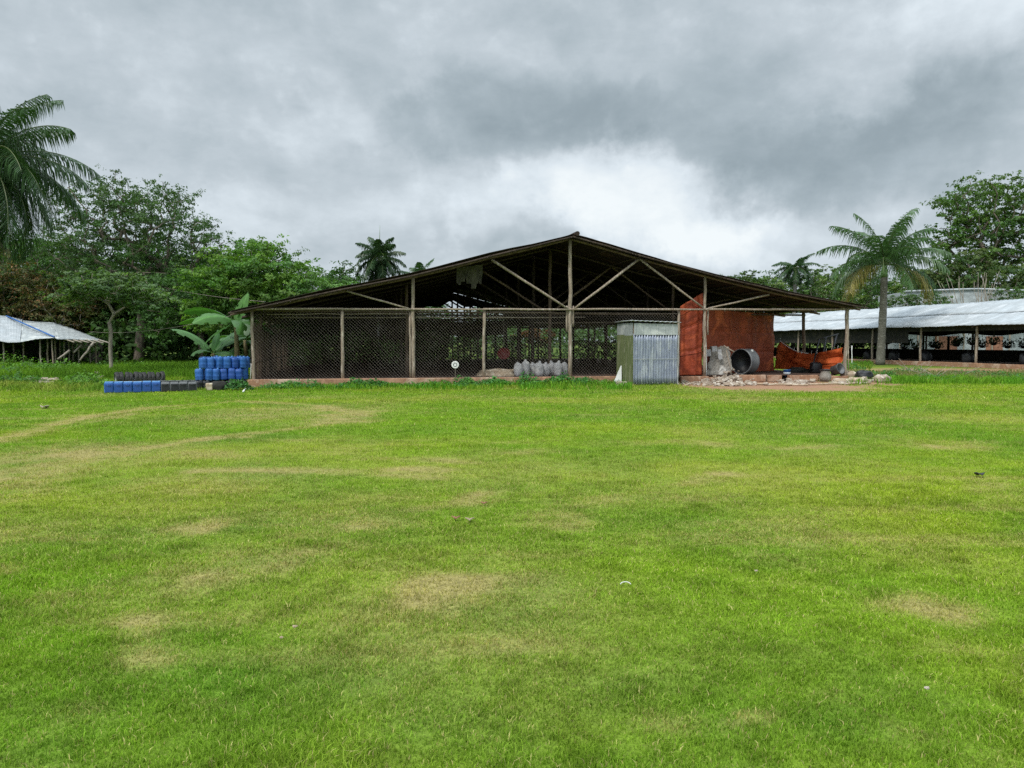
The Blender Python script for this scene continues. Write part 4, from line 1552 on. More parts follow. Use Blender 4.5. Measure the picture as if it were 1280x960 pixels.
mb = MB()
for z in (.10, .62, .98, 1.40, 1.86):
    for i in range(1, 16, 2):
        mb.lathe([(0, -.012), (.014, -.008), (.016, 0)], Hp(i * .105 + .026, -.047, z + random.uniform(-.01, .01)), 8, Matrix.Rotation(R(90), 4, 'X'))
mb.build("nail_head", M['white'], hut)
mb = MB()
mb.box(Hp(hw / 2, -.052, .985), (hw, .006, .02), Mx)
mb.build("sheet_lap", M['zincpale'], hut)
# white board and block left of the hut
mb = MB()
b0_ = onground(766, 480.5); b1_ = onground(777, 480.5)
tp_ = at(776, 457, b1_.y + .15)
mb.add([b0_, b1_, tp_ + Vector((.03, 0, 0)), tp_, b0_ + Vector((0, .03, 0)), b1_ + Vector((0, .03, 0)), tp_ + Vector((.03, .03, 0)), tp_ + Vector((0, .03, 0))],
       [(0, 1, 2, 3), (7, 6, 5, 4), (0, 3, 7, 4), (1, 5, 6, 2), (0, 4, 5, 1), (3, 2, 6, 7)])
tag(mb.build("scrap_board", M['white'], None), "pointed white scrap leaning against the hut's mossy side", "board")
mb = MB()
g_ = onground(777, 483)
mb.box((g_.x, g_.y, .09), (.36, .2, .18), Mx, .02)
tag(mb.build("concrete_block", M['stone'], None), "pale block lying at the left foot of the zinc hut", "block")

# ================================================================== BIG DRUM, PANEL, RUBBLE
dc = at(931, 452, 32.0)
ax = Vector((-.79, -.62, 0)).normalized()
rad_d = .53
drum = thing("steel_drum", "big black and grey open ended drum on its side before the faded tarpaulin", "drum", (dc.x, dc.y, .27))
Md = Matrix(((-.62, 0, ax.x), (.79, 0, ax.y), (0, 1, 0))).to_4x4()
cdr = Vector((dc.x, dc.y, .27 + rad_d))
mb = MB()
mb.lathe([(rad_d, -.28), (rad_d + .012, -.26), (rad_d, -.2), (rad_d, .22), (rad_d + .015, .25), (rad_d, .30), (rad_d - .03, .30), (rad_d - .035, -.26), (0, -.26), (0, -.28)], cdr, 40, Md)
mb.build("shell", M['grey'], drum, True)
mb = MB()
mb.lathe([(rad_d - .036, .295), (rad_d - .042, -.25), (0.0, -.25)], cdr, 40, Md)
mb.build("lining", M['black'], drum, True)
mb = MB()
pq = cdr + ax * -.0 + Vector((.24, -.32, .33))
mb.box(cdr + Md.to_3x3() @ Vector((math.cos(R(125)), math.sin(R(125)), 0)) * (rad_d + .012) - ax * .05, (.09, .02, .12), None, .005)
mb.build("sticker", M['white'], drum)

pp = [at(884, 470, 31.2), at(915.5, 470, 31.4), at(911, 433, 31.9), at(889, 434, 31.7)]
for q_ in pp[:2]: q_.z = .26
mb = MB()
rows = []
for j in range(15):
    row = []
    for i in range(15):
        a_, b_ = i / 14, j / 14
        p = pp[0].lerp(pp[1], a_).lerp(pp[3].lerp(pp[2], a_), b_)
        e_ = random.uniform(-.03, .03)
        if i in (0, 14): p.x += random.uniform(-.05, .03)
        if j == 14: p.z += random.uniform(-.09, .05)
        row.append(p + Vector((0, e_, 0)))
    rows.append(row)
mb.grid(rows)
pan = thing("plaster_panel", "crumbling grey plaster slab leaning beside the big drum", "panel", tuple(pp[0]))
mb.build("slab", M['plaster'], pan, False, .09)
for (px, py, w_, h_) in ((900, 443, .16, .42), (893, 436, .2, .22), (886, 441, .16, .28)):
    q_ = at(px, py, 31.3)
    mb = MB()
    mb.box(q_, (w_, .012, h_), Matrix.Rotation(R(random.uniform(-14, 14)), 4, 'Y'))
    mb.build("torn_paper", M['sack'], pan)
for (a_, b_, nm, lab, mt, r_) in (((905, 432), (918, 440), "broken_stick", "broken stick poking out over the plaster slab toward the drum", 'wood', .025), ((882.3, 429), (883.2, 470), "white_batten", "white upright batten at the foot of the barn post by the plaster slab", 'white', .032),
                                 ((908, 438), (915, 468), "reed_stick", "thin ragged stick lying down the right edge of the plaster slab", 'wood', .02)):
    p0_, p1_ = at(a_[0], a_[1], 31.0), at(b_[0], b_[1], 30.8)
    mb = MB(); mb.pole(p0_, p1_, r_, r_, 6, .01, 3)
    tag(mb.build(nm, M[mt], None, True), lab, "stick")


def stones(n, fn, s0, s1, name, label, mat):
    mb = MB()
    for i in range(n):
        c_, sc = fn(i)
        w_ = random.uniform(s0, s1) * sc
        sh = Vector((w_ * random.uniform(.7, 1.5), w_ * random.uniform(.6, 1.1), w_ * random.uniform(.35, .75)))
        rot = Matrix.Rotation(random.uniform(0, 6.28), 4, 'Z') @ Matrix.Rotation(random.uniform(-.6, .6), 4, 'X')
        vs = []
        for x in (-1, 1):
            for y in (-1, 1):
                for z in (-1, 1):
                    vs.append(rot @ Vector((x * sh.x * random.uniform(.6, 1) / 2, y * sh.y * random.uniform(.6, 1) / 2, z * sh.z * random.uniform(.6, 1) / 2)) + c_)
        mb.add(vs, [(0, 1, 3, 2), (4, 6, 7, 5), (0, 4, 5, 1), (2, 3, 7, 6), (0, 2, 6, 4), (1, 5, 7, 3)])
    o = mb.build(name, mat, None)
    md = o.modifiers.new("worn", 'BEVEL'); md.width = .012; md.segments = 1
    return tag(o, label, "rubble", kind="stuff")


def heap(px0, px1, py0, py1, hmax):
    def f(i):
        px = random.triangular(px0, px1, (px0 + px1) / 2 + 2); py = random.uniform(py0, py1)
        g = onground(px, py)
        q = max(0, 1 - abs(px - (px0 + px1) / 2 - 2) / ((px1 - px0) / 2))
        g.z = random.uniform(0.01, .06 + hmax * q * max(0, (py1 - py) / (py1 - py0)))
        return g, random.uniform(.6, 1.25)
    return f


stones(300, heap(872, 948, 471, 483, .85), .09, .24, "rubble", "heap of pale broken stones and bricks at the foot of the plaster slab", M['stone'])
stones(60, heap(846, 876, 473, 482, .1), .07, .2, "rubble", "scattered pale chips beside the zinc hut", M['stone'])
stones(70, heap(950, 1030, 474, 482, .06), .08, .26, "rubble", "loose bricks and stones before the low orange tarpaulin", M['stone'])
stones(60, heap(1030, 1095, 473, 481, .10), .10, .3, "rubble", "flat pale stones round the sacks", M['stone'])
stones(26, heap(22, 95, 476, 481, .03), .1, .4, "rubble", "pale debris lying in the grass of the left field", M['stone'])
stones(18, heap(110, 130, 468, 475, .1), .1, .3, "rubble", "small heap of dry debris behind the blue crates", M['tansack'])

for (px0, py0, px1, py1, lab) in ((846, 474, 862, 480, "bent white stick lying by the hut's right corner"), (1088, 480, 1012, 482, "long pale plank lying in the dirt before the sacks"), (930, 481, 1010, 483, "thin pale lath lying across the bare soil"),
                                  (26, 478, 62, 476.5, "pale plank lying in the grass, left piece"), (55, 477, 92, 478.5, "pale plank lying in the grass, right piece")):
    a_, b_ = onground(px0, py0), onground(px1, py1)
    a_.z = b_.z = .05
    mb = MB(); mb.pole(a_, b_, .035, .03, 6, .03, 5)
    tag(mb.build("plank", M['tansack'], None, True), lab, "plank")

# leaning dark frame
fr = thing("leaning_rack", "dark rack of three slanted bars leaning before the low orange tarpaulin", "rack", tuple(at(1020, 460, 33.2)))
for (a_, b_) in (((1024, 424.5), (1015, 462)), ((1032.5, 422.5), (1026, 458)), ((1046, 418.5), (1036, 458))):
    mb = MB(); mb.pole(at(*a_, 33.8), at(*b_, 33.0), .045, .04, 6, .01, 3); mb.build("bar", M['black'], fr, True)
mb = MB(); mb.pole(at(1022, 425, 33.8), at(1048.5, 417.5, 33.8), .035, .035, 6, .01, 3); mb.build("top_rail", M['black'], fr, True)
mb = MB(); mb.box(at(1021, 460, 33.2), (.55, .4, .5), None, .1); mb.build("foot_box", M['black'], fr, True)


# ------------------------------------------------------------------ small things on the right
def bucket(name, label, px, py, r0, r1, h, mat, z0=0.0, band=None, cat="bucket"):
    g = onground(px, py, z0)
    root = thing(name, label, cat, tuple(g))
    mb = MB()
    mb.lathe([(0, .004), (r0, .004), (r0 + (r1 - r0) * .5, h * .5), (r1, h), (r1 + .012, h), (r1 + .012, h - .02), (r1 - .012, h - .01), (r0 - .01, .02), (0, .02)], g, 22)
    body_o = mb.build("body", mat, root, True)
    mb = MB()
    mb.tube([g + Vector((r1 * math.cos(a), r1 * .2 * math.sin(a) - r1 * .9 * math.sin(a) * .3, h - .03 - .1 * math.sin(a))) for a in np.linspace(0, PI, 10)], .006, 5)
    mb.build("handle", M['wire'], body_o, True)
    if band:
        mb = MB()
        mb.lathe([(r0 + (r1 - r0) * .35 + .004, h * .35), (r0 + (r1 - r0) * .7 + .004, h * .7)], g, 22)
        mb.build("label_band", band, body_o, True, .002)
    return root


bucket("paint_bucket", "small blue paint bucket with pale band standing on a block", 983.5, 472, .12, .15, .33, M['blue'], .12, M['whiteroof'])
mb = MB(); g_ = onground(984, 476); mb.box((g_.x, g_.y, .06), (.5, .24, .12), Mx, .015)
tag(mb.build("concrete_block", M['stone'], None), "flat block under the blue paint bucket", "block")


def blob(c_, rx, ry, rz, seed, n=18, lump=.12, tie=False):
    rnd = random.Random(seed)
    ph = [rnd.uniform(0, 6.28) for _ in range(8)]
    mb = MB()
    rows = []
    for j in range(n + 1):
        v_ = -PI / 2 + PI * j / n
        row = []
        for i in range(n * 2 + 1):
            u_ = 2 * PI * (i % (n * 2)) / (n * 2)
            k_ = 1 + lump * (math.sin(3 * u_ + ph[0] + 2 * v_) * .5 + math.sin(5 * u_ + ph[1] - 3 * v_) * .3 + math.sin(7 * v_ + ph[2]) * .3 + math.sin(9 * u_ + 6 * v_ + ph[3]) * .2)
            cv = max(0, math.cos(v_)) ** .55
            row.append(Vector((c_[0] + rx * k_ * cv * math.cos(u_), c_[1] + ry * k_ * cv * math.sin(u_), c_[2] + rz * math.copysign(abs(math.sin(v_)) ** .8, math.sin(v_)) * k_)))
        rows.append(row)
    mb.grid(rows)
    return mb


g_ = onground(1031.5, 477)
pot = thing("clay_pot", "dark sooty clay pot on the dirt before the leaning rack", "pot", tuple(g_))
mb = MB(); mb.lathe([(0, .0), (.13, .0), (.22, .09), (.24, .20), (.20, .32), (.17, .40), (.20, .44), (.18, .44), (.14, .40), (.18, .3), (.18, .1), (0, .05)], g_, 24)
pot_b = mb.build("body", M['plaster'], pot, True)
mb = MB(); mb.lathe([(.185, .43), (.235, .475), (.24, .50), (.0, .52)], g_, 24); mb.build("sooty_rim", M['black'], pot_b, True)
c_ = at(1046, 463, 31.8)
dr2 = thing("small_drum", "round dark grey pail lying on its side, mouth facing forward, at the right barn post", "pail", (c_.x, c_.y, .2))
M2 = Matrix.Rotation(R(72), 4, 'X') @ Matrix.Rotation(0, 4, 'Z')
M2 = Matrix.Rotation(R(28), 4, 'Z') @ M2
mb = MB(); mb.lathe([(.0, -.18), (.2, -.18), (.22, .2), (.24, .21), (.21, .2), (.19, -.16), (0, -.16)], (c_.x, c_.y, .46), 24, M2); mb.build("shell", M['grey'], dr2, True)
mb = MB(); mb.lathe([(.188, -.10), (0, -.10)], (c_.x, c_.y, .46), 24, M2); mb.build("contents", M['concrete'], dr2, True)
for (px, py, rx, ry, rz, nm, mat, lab, sd_) in ((1060, 475, .34, .25, .20, "sack", 'tansack', "full tan sack slumped right of the grey pail", 1), (1070, 479, .36, .22, .12, "sack", 'tansack', "flat tan sack lying lowest, in front of the black bag", 2),
                                               (1052, 479, .38, .2, .10, "sack", 'tansack', "flattened pale sack below the grey pail", 4), (1079, 475.5, .36, .25, .22, "rubbish_bag", 'black', "shiny black rubbish bag between tan and pale sacks", 3),
                                               (1103, 478, .32, .24, .16, "sack", 'stone', "pale sack lying farthest right by the green weeds", 5)):
    g = onground(px, py)
    o = blob((g.x, g.y, rz * .85), rx, ry, rz, sd_, 12, .2).build(nm, M[mat], None, True)
    tag(o, lab, "sack" if nm == "sack" else "bag")
g_ = onground(998, 470, .1)
tag(blob((g_.x, g_.y, .3), .45, .3, .16, 12, 12, .3).build("rag_heap", M['darknet'], None, True), "dark heap of rags under the low orange tarpaulin", "rags")
# small posts near the right post
for (px, y0, y1, lab, m_) in ((1065, 432, 458, "short pale stake standing just right of the barn's right post", 'white'), (1060.5, 424, 463, "thin crooked stake close against the barn's right post", 'wood')):
    g = onground(px, y1)
    mb = MB(); mb.pole(g, at(px, y0, g.y), .03, .025, 6, .02, 4)
    tag(mb.build("stake", M[m_], None, True), lab, "stake")
# dry twigs at right
for i, (px, py) in enumerate(((1150, 468), (1170, 472), (1205, 470), (1135, 463))):
    g = onground(px, py)
    mb = MB()
    for k in range(9):
        a = random.uniform(0, 6.28); l = random.uniform(.5, 1.3)
        mb.pole(g + Vector((0, 0, .05)), g + Vector((math.cos(a) * l, math.sin(a) * l * .5, random.uniform(.05, .7))), .012, .006, 4, .05, 3)
    tag(mb.build("dead_branch", M['palebark'], None, True), "dry bare branch on the verge, " + ["largest of the tangle near the royal palm", "second from the palm", "farthest right", "nearest the palm trunk"][i], "branch", "dry branches on the verge")

# ================================================================== INSIDE THE BARN
for i, (px, h) in enumerate([(648, .58), (657, .66), (666, .56), (674, .60), (682, .54), (690, .58), (697.5, .60), (705, .58)]):
    t_ = 1.0 + (i % 3) * .28
    s, _ = fp(px, 460, t_)
    p = B(s, t_, .26)
    o = blob((p.x, p.y, p.z + h * .42), .185, .17, h * .46, 30 + i, 16, .07)
    # tied neck
    lx_ = random.uniform(-.06, .06)
    o.tube([Vector((p.x, p.y, p.z + h * .70)), Vector((p.x + lx_ * .5, p.y, p.z + h * .86)), Vector((p.x + lx_, p.y, p.z + h * random.uniform(.94, 1.06)))], [.14, .08, .035], 8, True, .15)
    tag(o.build("sack", M['sack'], None, True), words[i] + " white woven sack from the left, standing in the row inside the barn", "sack", "white sacks standing inside the barn")
s, z = fp(629.5, 441, 3.5)
rb = thing("red_basin", "round red plastic basin hanging in the dark of the barn above the soil pile", "basin", tuple(B(s, 3.5, z)))
mb = MB(); mb.lathe([(0, .10), (.15, .10), (.26, -.05), (.28, -.05), (.285, -.07), (.26, -.075), (.14, .08), (0, .08)], B(s, 3.5, z), 26, Matrix.Rotation(R(60), 4, 'X')); mb.build("bowl", M['red'], rb, True)
mb = MB(); mb.tube([B(s, 3.5, z + .3), B(s, 3.5, 2.8)], .008, 4); mb.build("cord", M['wire'], rb)
s, _ = fp(625, 465, 1.6)
tag(blob(tuple(B(s, 1.6, .27)), .85, .5, .26, 77, 16, .22).build("soil_pile", M['tansack'], None, True), "low orange brown pile of soil left of the white sacks", "soil pile", kind="stuff")
# white disc on a thin stake before the mesh
s, z = fp(569, 456, -.45)
dsc = thing("round_sign", "small round white disc on a thin stake standing before the mesh", "sign", tuple(B(s, -.45, 0)))
mb = MB(); mb.lathe([(0, -.012), (.125, -.012), (.138, 0), (.125, .012), (0, .012)], B(s, -.45, z), 26, Matrix.Rotation(R(90), 4, 'X')); mb.build("disc", M['white'], dsc)
mb = MB(); mb.lathe([(.05, .013), (.065, .02), (.08, .013)], B(s, -.45, z), 20, Matrix.Rotation(R(90), 4, 'X')); mb.build("ring_mark", M['grey'], dsc)
mb = MB(); mb.tube([B(s, -.45, 0), B(s, -.45, z - .12)], .010, 5); mb.build("stake", M['wire'], dsc)


def potted(px, t_, hgt, lab, tint, z0=.26, n=260, group="potted bushes inside the barn"):
    s, _ = fp(px, 445, t_)
    p = B(s, t_, z0)
    root = thing("potted_bush", lab, "potted plant", tuple(p), group)
    mb = MB(); mb.lathe([(0, 0), (.16, 0), (.22, .34), (.24, .34), (.24, .37), (.20, .37), (.0, .32)], p, 14); mb.build("pot", M['black'], root, True)
    th = rng.uniform(0, 2 * PI, n); r_ = np.sqrt(rng.random(n)) * hgt * .42
    zz = p.z + .35 + rng.random(n) ** .8 * hgt
    P = np.stack([p.x + r_ * np.cos(th), p.y + r_ * np.sin(th), zz], 1)
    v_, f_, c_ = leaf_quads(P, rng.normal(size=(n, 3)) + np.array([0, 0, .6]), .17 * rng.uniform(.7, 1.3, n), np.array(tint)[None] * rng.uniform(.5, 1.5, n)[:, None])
    np_mesh("foliage", v_, f_, M['leaf'], root, c_)


nbush = 0
for (px, t_, h) in [(372, 6, 1.1), (392, 8, 1.0), (412, 11, 1.4), (447, 9, 1.5), (470, 12, 1.3), (490, 8, 1.1), (532, 10, 1.6), (552, 13, 1.5), (575, 9, 1.2), (596, 14, 1.5), (622, 11, 1.3), (650, 15, 1.4), (676, 13, 1.2),
                    (728, 14, 1.1), (742, 17, 1.1), (756, 13, 1.0), (768, 19, 1.2), (436, 17, 1.6), (515, 19, 1.6), (585, 21, 1.5), (640, 22, 1.4)]:
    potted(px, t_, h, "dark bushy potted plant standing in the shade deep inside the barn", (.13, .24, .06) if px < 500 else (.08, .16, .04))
# whitish trunk and bits seen inside
for (px, t_, y0, y1, lab) in ((473, 15, 402, 430, "pale upright board deep inside the barn, left of the tall second post"),):
    s, z0_ = fp(px, y1, t_); _, z1_ = fp(px, y0, t_)
    mb = MB(); mb.box(B(s, t_, (z0_ + z1_) / 2), (.14, .05, z1_ - z0_), Mx)
    tag(mb.build("upright_board", M['whitewall'], None), lab, "board")

# ================================================================== STANDPIPE
sp0 = onground(313, 480)
pipe = thing("water_standpipe", "white standpipe with a round tap head at the barn's left corner", "standpipe", tuple(sp0))
mb = MB(); mb.tube([sp0, at(314, 455, sp0.y), at(310, 453, sp0.y)], .025, 8); mb.build("pipe", M['white'], pipe, True)
mb = MB(); mb.box(at(309.5, 453, sp0.y), (.2, .14, .14), None, .05); mb.build("tap_head", M['white'], pipe, True)
a_, b_ = onground(304, 491), at(313, 480, sp0.y); a_.z = .04
mb = MB(); mb.pole(a_, b_, .03, .03, 7, .02, 3); mb.build("foot_pipe", M['white'], pipe, True)
mb = MB(); mb.tube([at(313, 475, sp0.y), at(306, 476, sp0.y), at(303, 473, sp0.y)], .022, 6); mb.build("side_branch", M['wood'], pipe, True)
# ================================================================== BLUE DRUMS, CRATES, TYRES
def crate_proto(rim, face, name, label, cat):
    root = thing(name, label, cat)
    w, d, h = .262, .34, .345
    mb = MB()
    th = .018
    mb.box((0, 0, h / 2), (w, d, h), None, .045)
    shl_ = mb.build("shell", rim, root)
    mb = MB(); mb.box((0, -d / 2 - .002, h / 2 - .01), (w - .045, .016, h - .085), None, .006); mb.build("front_panel", face, root)
    mb = MB(); mb.tube([(-.06, -d / 2 - .005, h * .72), (-.05, -d / 2 - .03, h * .74), (.05, -d / 2 - .03, h * .74), (.06, -d / 2 - .005, h * .72)], .010, 5); mb.build("grip", face, shl_, True)
    mb = MB(); mb.box((0, 0, h + .004), (w - .03, d - .05, .016), None, .006); mb.build("lid", M['bluerim'] if face is M['darkblue'] else M['grey'], shl_)
    return root


cb = crate_proto(M['blue'], M['darkblue'], "blue_crate", "x", "crate")
pA, pB = onground(133, 492), onground(238, 489.5)
nrow = 10
for i in range(6):
    o = cb if i == 0 else copy_tree(cb)
    p = pA.lerp(pB, i / (nrow - 1))
    o.location = (p.x, p.y + .17, random.uniform(0, .012))
    o.rotation_euler.z = math.atan2(pB.y - pA.y, pB.x - pA.x) + random.uniform(-.05, .05)
    o.scale = (1.03, 1, random.uniform(.95, 1.03))
    tag(o, words[i] + " of the blue crates from the left end, in the front row on the grass", "crate", "blue crates in the front row")
ck = crate_proto(M['grey'], M['black'], "black_crate", "x", "crate")
for i in range(4):
    o = ck if i == 0 else copy_tree(ck)
    p = pA.lerp(pB, (i + 6) / (nrow - 1))
    o.location = (p.x, p.y + .17, random.uniform(0, .012))
    o.rotation_euler.z = math.atan2(pB.y - pA.y, pB.x - pA.x) + random.uniform(-.05, .05)
    o.scale = (1.03, 1, random.uniform(.86, .93))
    tag(o, words[i] + " black crate to the right of the six blue ones in the front row", "crate", "black crates ending the front row")


def tub_proto():
    root = thing("black_tub", "x", "tub")
    mb = MB(); mb.lathe([(0, 0), (.12, 0), (.14, .21), (.155, .22), (.155, .24), (.13, .24), (.115, .03), (0, .03)], (0, 0, 0), 18); tb_ = mb.build("body", M['black'], root, True)
    mb = MB(); mb.lathe([(.158, .223), (.162, .232), (.158, .243), (.14, .246)], (0, 0, 0), 18); mb.build("rim", M['grey'], tb_, True)
    return root


tp = tub_proto()
n = 12
for i in range(n):
    o = tp if i == 0 else copy_tree(tp)
    a_, b_ = onground(141, 485.5), onground(243, 483.5)
    p = a_.lerp(b_, i / (n - 1))
    o.location = (p.x, p.y, 0)
    tag(o, words[i] + " small black tub from the left, in the low row behind the crates", "tub", "black tubs behind the crates")

# tyres standing side by side
ty = thing("tyre", "x", "tyre")
mb = MB()
prof_t = []
for k in range(14):
    a = 2 * PI * k / 14
    prof_t.append((.155 + .052 * math.cos(a), .060 * math.copysign(abs(math.sin(a)) ** .7, math.sin(a))))
mb.lathe(prof_t, (0, 0, .207), 32, Matrix.Rotation(R(90), 4, 'Y'), True)
mb.build("carcass", M['rubber'], ty, True)
mb = MB()
for k in range(26):
    a = 2 * PI * k / 26
    c_ = Vector((0, math.cos(a) * .207, .207 + math.sin(a) * .207))
    mb.box(c_, (.085, .02, .014), Matrix.Rotation(a, 4, 'X') @ Matrix.Rotation(PI / 2, 4, 'X'))
mb.build("tread", M['rubber'], ty)
mb = MB()
mb.lathe([(.108, -.035), (.100, -.035), (.096, 0), (.100, .035), (.108, .035), (.104, 0)], (0, 0, .207), 28, Matrix.Rotation(R(90), 4, 'Y'), True)
mb.build("bead_ring", M['zincpale'], ty, True)
a_, b_ = onground(147, 481), onground(202, 480)
for i in range(11):
    o = ty if i == 0 else copy_tree(ty)
    p = a_.lerp(b_, i / 10)
    o.location = (p.x, p.y, 0)
    o.rotation_euler = (0, random.uniform(-.08, .08), R(38) + random.uniform(-.12, .12))
    s = random.uniform(1.08, 1.18)
    o.scale = (s, s, s)
    tag(o, words[i] + " black tyre from the left, in the standing row behind the tubs", "tyre", "black tyres standing in a row")


def drum_proto(mat, name, capm):
    root = thing(name, "x", "drum")
    w, h = .29, .46
    mb = MB()
    prof_d = [(0.0, 0), (.11, 0), (.138, .02), (.142, .06), (.139, .15), (.143, .17), (.139, .19), (.139, .32), (.143, .34), (.139, .36), (.138, .42), (.125, .45), (.09, .462), (0, .462)]
    nn = 28
    vs = []
    for (r_, z) in prof_d:
        for k in range(nn):
            a = 2 * PI * k / nn
            e = (abs(math.cos(a)) ** 3.2 + abs(math.sin(a)) ** 3.2) ** (-1 / 3.2)
            vs.append(Vector((r_ * e * math.cos(a), r_ * e * math.sin(a), z)))
    fs = [(i * nn + k, i * nn + (k + 1) % nn, (i + 1) * nn + (k + 1) % nn, (i + 1) * nn + k) for i in range(len(prof_d) - 1) for k in range(nn)]
    mb.add(vs, fs)
    bd = mb.build("body", mat, root, True)
    mb = MB(); mb.lathe([(0, .50), (.035, .50), (.038, .49), (.038, .462), (.0, .462)], (.05, .02, 0), 14); mb.build("cap", capm, bd, True)
    mb = MB(); mb.tube([(-.09, 0, .455), (-.085, 0, .49), (-.02, 0, .49), (-.015, 0, .458)], .012, 6); mb.build("handle", mat, bd, True)
    return root


db = drum_proto(M['blue'], "blue_drum", M['bluerim'])
dk = drum_proto(M['black'], "black_drum", M['grey'])
dd = drum_proto(M['darkblue'], "blue_drum", M['blue'])
first = {"b": True, "k": True, "d": True}


def put_drum(kind, x, y, z, lab, grp, rz):
    src = {"b": db, "k": dk, "d": dd}[kind]
    if first[kind]: o = src; first[kind] = False
    else: o = copy_tree(src)
    o.location = (x, y, z)
    o.rotation_euler = (random.uniform(-.03, .03), random.uniform(-.03, .03), rz)
    tag(o, lab, "drum", grp)
    return o


aL, bL = onground(248, 487), onground(298, 485.5)
dirr = (bL - aL)
ang = math.atan2(dirr.y, dirr.x)
for layer, (z, cnt, kind0, shift) in enumerate(((0.0, 6, "k", .0), (.30, 6, "b", .0), (.70, 6, "b", .06))):
    for row in range(2):
        for i in range(cnt):
            q = i / (cnt - 1)
            p = aL.lerp(bL, q) + Vector((0, 1, 0)) * (row * .31 + layer * .12) + dirr.normalized() * (shift + (.05 * (row)))
            kind = kind0
            if layer == 0:
                if row == 0 and i in (2, 3): continue
                sc = .70
            else:
                sc = 1.0
            if layer == 2 and row == 0 and False: continue
            if kind == "b" and ((i, layer, row) in ((3, 1, 0), (5, 1, 0), (4, 2, 0), (0, 2, 1), (2, 1, 1), (4, 1, 0))): kind = "d"  # deeper blue varies the stack; on right-hand drums it also paints in shade
            where = "front" if row == 0 else "rear"
            lab = f"{words[i]} {'black' if kind == 'k' else 'blue'} drum from the left in the {['bottom', 'middle', 'top'][layer]} layer, {where} row of the stack"
            o = put_drum(kind, p.x + random.uniform(-.012, .012), p.y + random.uniform(-.02, .02), z + (random.uniform(0, .008)), lab,
                         f"{'black drums at the bottom' if layer == 0 else 'blue drums'} of the stack by the barn", ang + random.uniform(-.45, .45))
            o.rotation_euler.x += random.uniform(-.07, .07); o.rotation_euler.y += random.uniform(-.06, .06)
            k_ = random.uniform(.86, .95)
            o.scale = (k_, k_, (.84 if layer else .62) * random.uniform(.95, 1.04))
# a black drum closing the right end of the middle layer, leaned
mb = MB(); g_ = onground(262, 488.5); mb.box((g_.x, g_.y, .13), (.22, .2, .25), Mx, .03)
tag(mb.build("tan_block", M['tansack'], None), "tan block wedged under the front of the blue drum stack", "block")
mb = blob((g_.x + .3, g_.y + .1, .15), .26, .2, .16, 8, 12, .15)
tag(mb.build("grey_boulder", M['darknet'], None, True), "dark grey boulder beside the tan block under the drum stack", "boulder")
v, f, c = weed_patch(onground(296, 488).x, onground(296, 488).y, .55, .35, .42, 420, .10, (.05, .14, .035), 0, 3)
tag(np_mesh("weed_bush", v, f, M['leaf'], None, c), "leafy green weed bush at the foot of the drum stack's right end", "bush")

# ================================================================== LEFT SHED
ls = thing("low_shed", "low shed at the left edge, white patched sheet roof sagging to the right", "shed", tuple(at(60, 450, 46)))
ridge = [(-150, 387.5), (-60, 391), (0, 395.5), (8, 396), (28, 400.5), (45, 402.5), (62, 403), (66, 403.5), (92, 411.5), (122, 423.5), (132, 427)]
eave = [(-150, 431), (-60, 430), (0, 426.5), (10, 428.5), (25, 428), (45, 424), (68, 422.5), (72, 424), (92, 424), (118, 425.5), (131, 427.2)]
NR = 10
Yr, Ye = 49.0, 44.5


def shed_pt(i, q):
    a_ = at(*ridge[i], Yr - (Yr - 47.0) * max(0, (i - 7)) / 3); b_ = at(*eave[i], Ye + (46.8 - Ye) * max(0, (i - 7)) / 3)
    return a_.lerp(b_, q)


for (i0, i1, mt, up) in ((0, 2, 'whiteroof', 0), (2, 4, 'whiteroof', .03), (4, 7, 'zincpale', .0), (7, 10, 'zincpale', .0)):
    rows = []
    n_ = 40
    for q in np.linspace(0, 1, 7):
        row = []
        for k in range(n_ + 1):
            x = i0 + (i1 - i0) * k / n_
            i_ = min(int(x), i1 - 1); fr_ = x - i_
            p = shed_pt(i_, q).lerp(shed_pt(i_ + 1, q), fr_)
            p = p + Vector((0, 0, up + .008 * math.sin(k * 1.6) + .02 * math.sin(q * 9 + i0)))
            row.append(p)
        rows.append(row)
    mb = MB(); mb.grid(rows)
    mb.build("roof_sheet", M[mt], ls, True, .02)
# rear slope
mb = MB(); mb.grid([[at(*ridge[i], Yr), at(*ridge[i], Yr) + Vector((0, 4.2, -.9))] for i in range(8)]); mb.build("rear_roof_sheet", M['zincpale'], ls, False, .02)
mb = MB()
a_, b_ = shed_pt(4, 0.0) + Vector((0, 0, .05)), shed_pt(6, 1.0) + Vector((0, -.02, .05))
mb.tube([shed_pt(3, 0.0).lerp(shed_pt(6, 1.0), q) + Vector((0, 0, .06 - .0 * q)) for q in np.linspace(0, 1, 8)], .05, 6)
mb.build("blue_seam", M['blue'], ls, True)
for (px, Y, y1) in ((4, 45, 427), (-60, 45, 430), (-120, 45, 430), (17, 48.5, 420), (29, 46, 425), (50, 45, 423.5), (59, 45.5, 423), (65, 45, 423), (68.5, 46, 423), (75, 48, 423), (80, 46.5, 424), (86, 47, 424.5), (91, 48, 424.5), (98, 47, 425), (112, 48, 427),
                   (119.5, 47.5, 427), (-30, 48, 425)):
    g = gp(px, Y); mb = MB(); mb.pole(g, at(px, y1, Y), .05, .045, 6, .03, 4); mb.build("post", M['wood'] if px % 2 else M['palebark'], ls, True)
for (a_, b_, Y) in (((117, 428.5), (100, 450.5), 45.5), ((103, 430), (92, 441), 46), ((87, 438), (72, 449), 45)):
    mb = MB(); mb.pole(at(*a_, Y), at(*b_, Y - .5), .07, .06, 6, .03, 4); mb.build("leaning_pole", M['palebark'], ls, True)
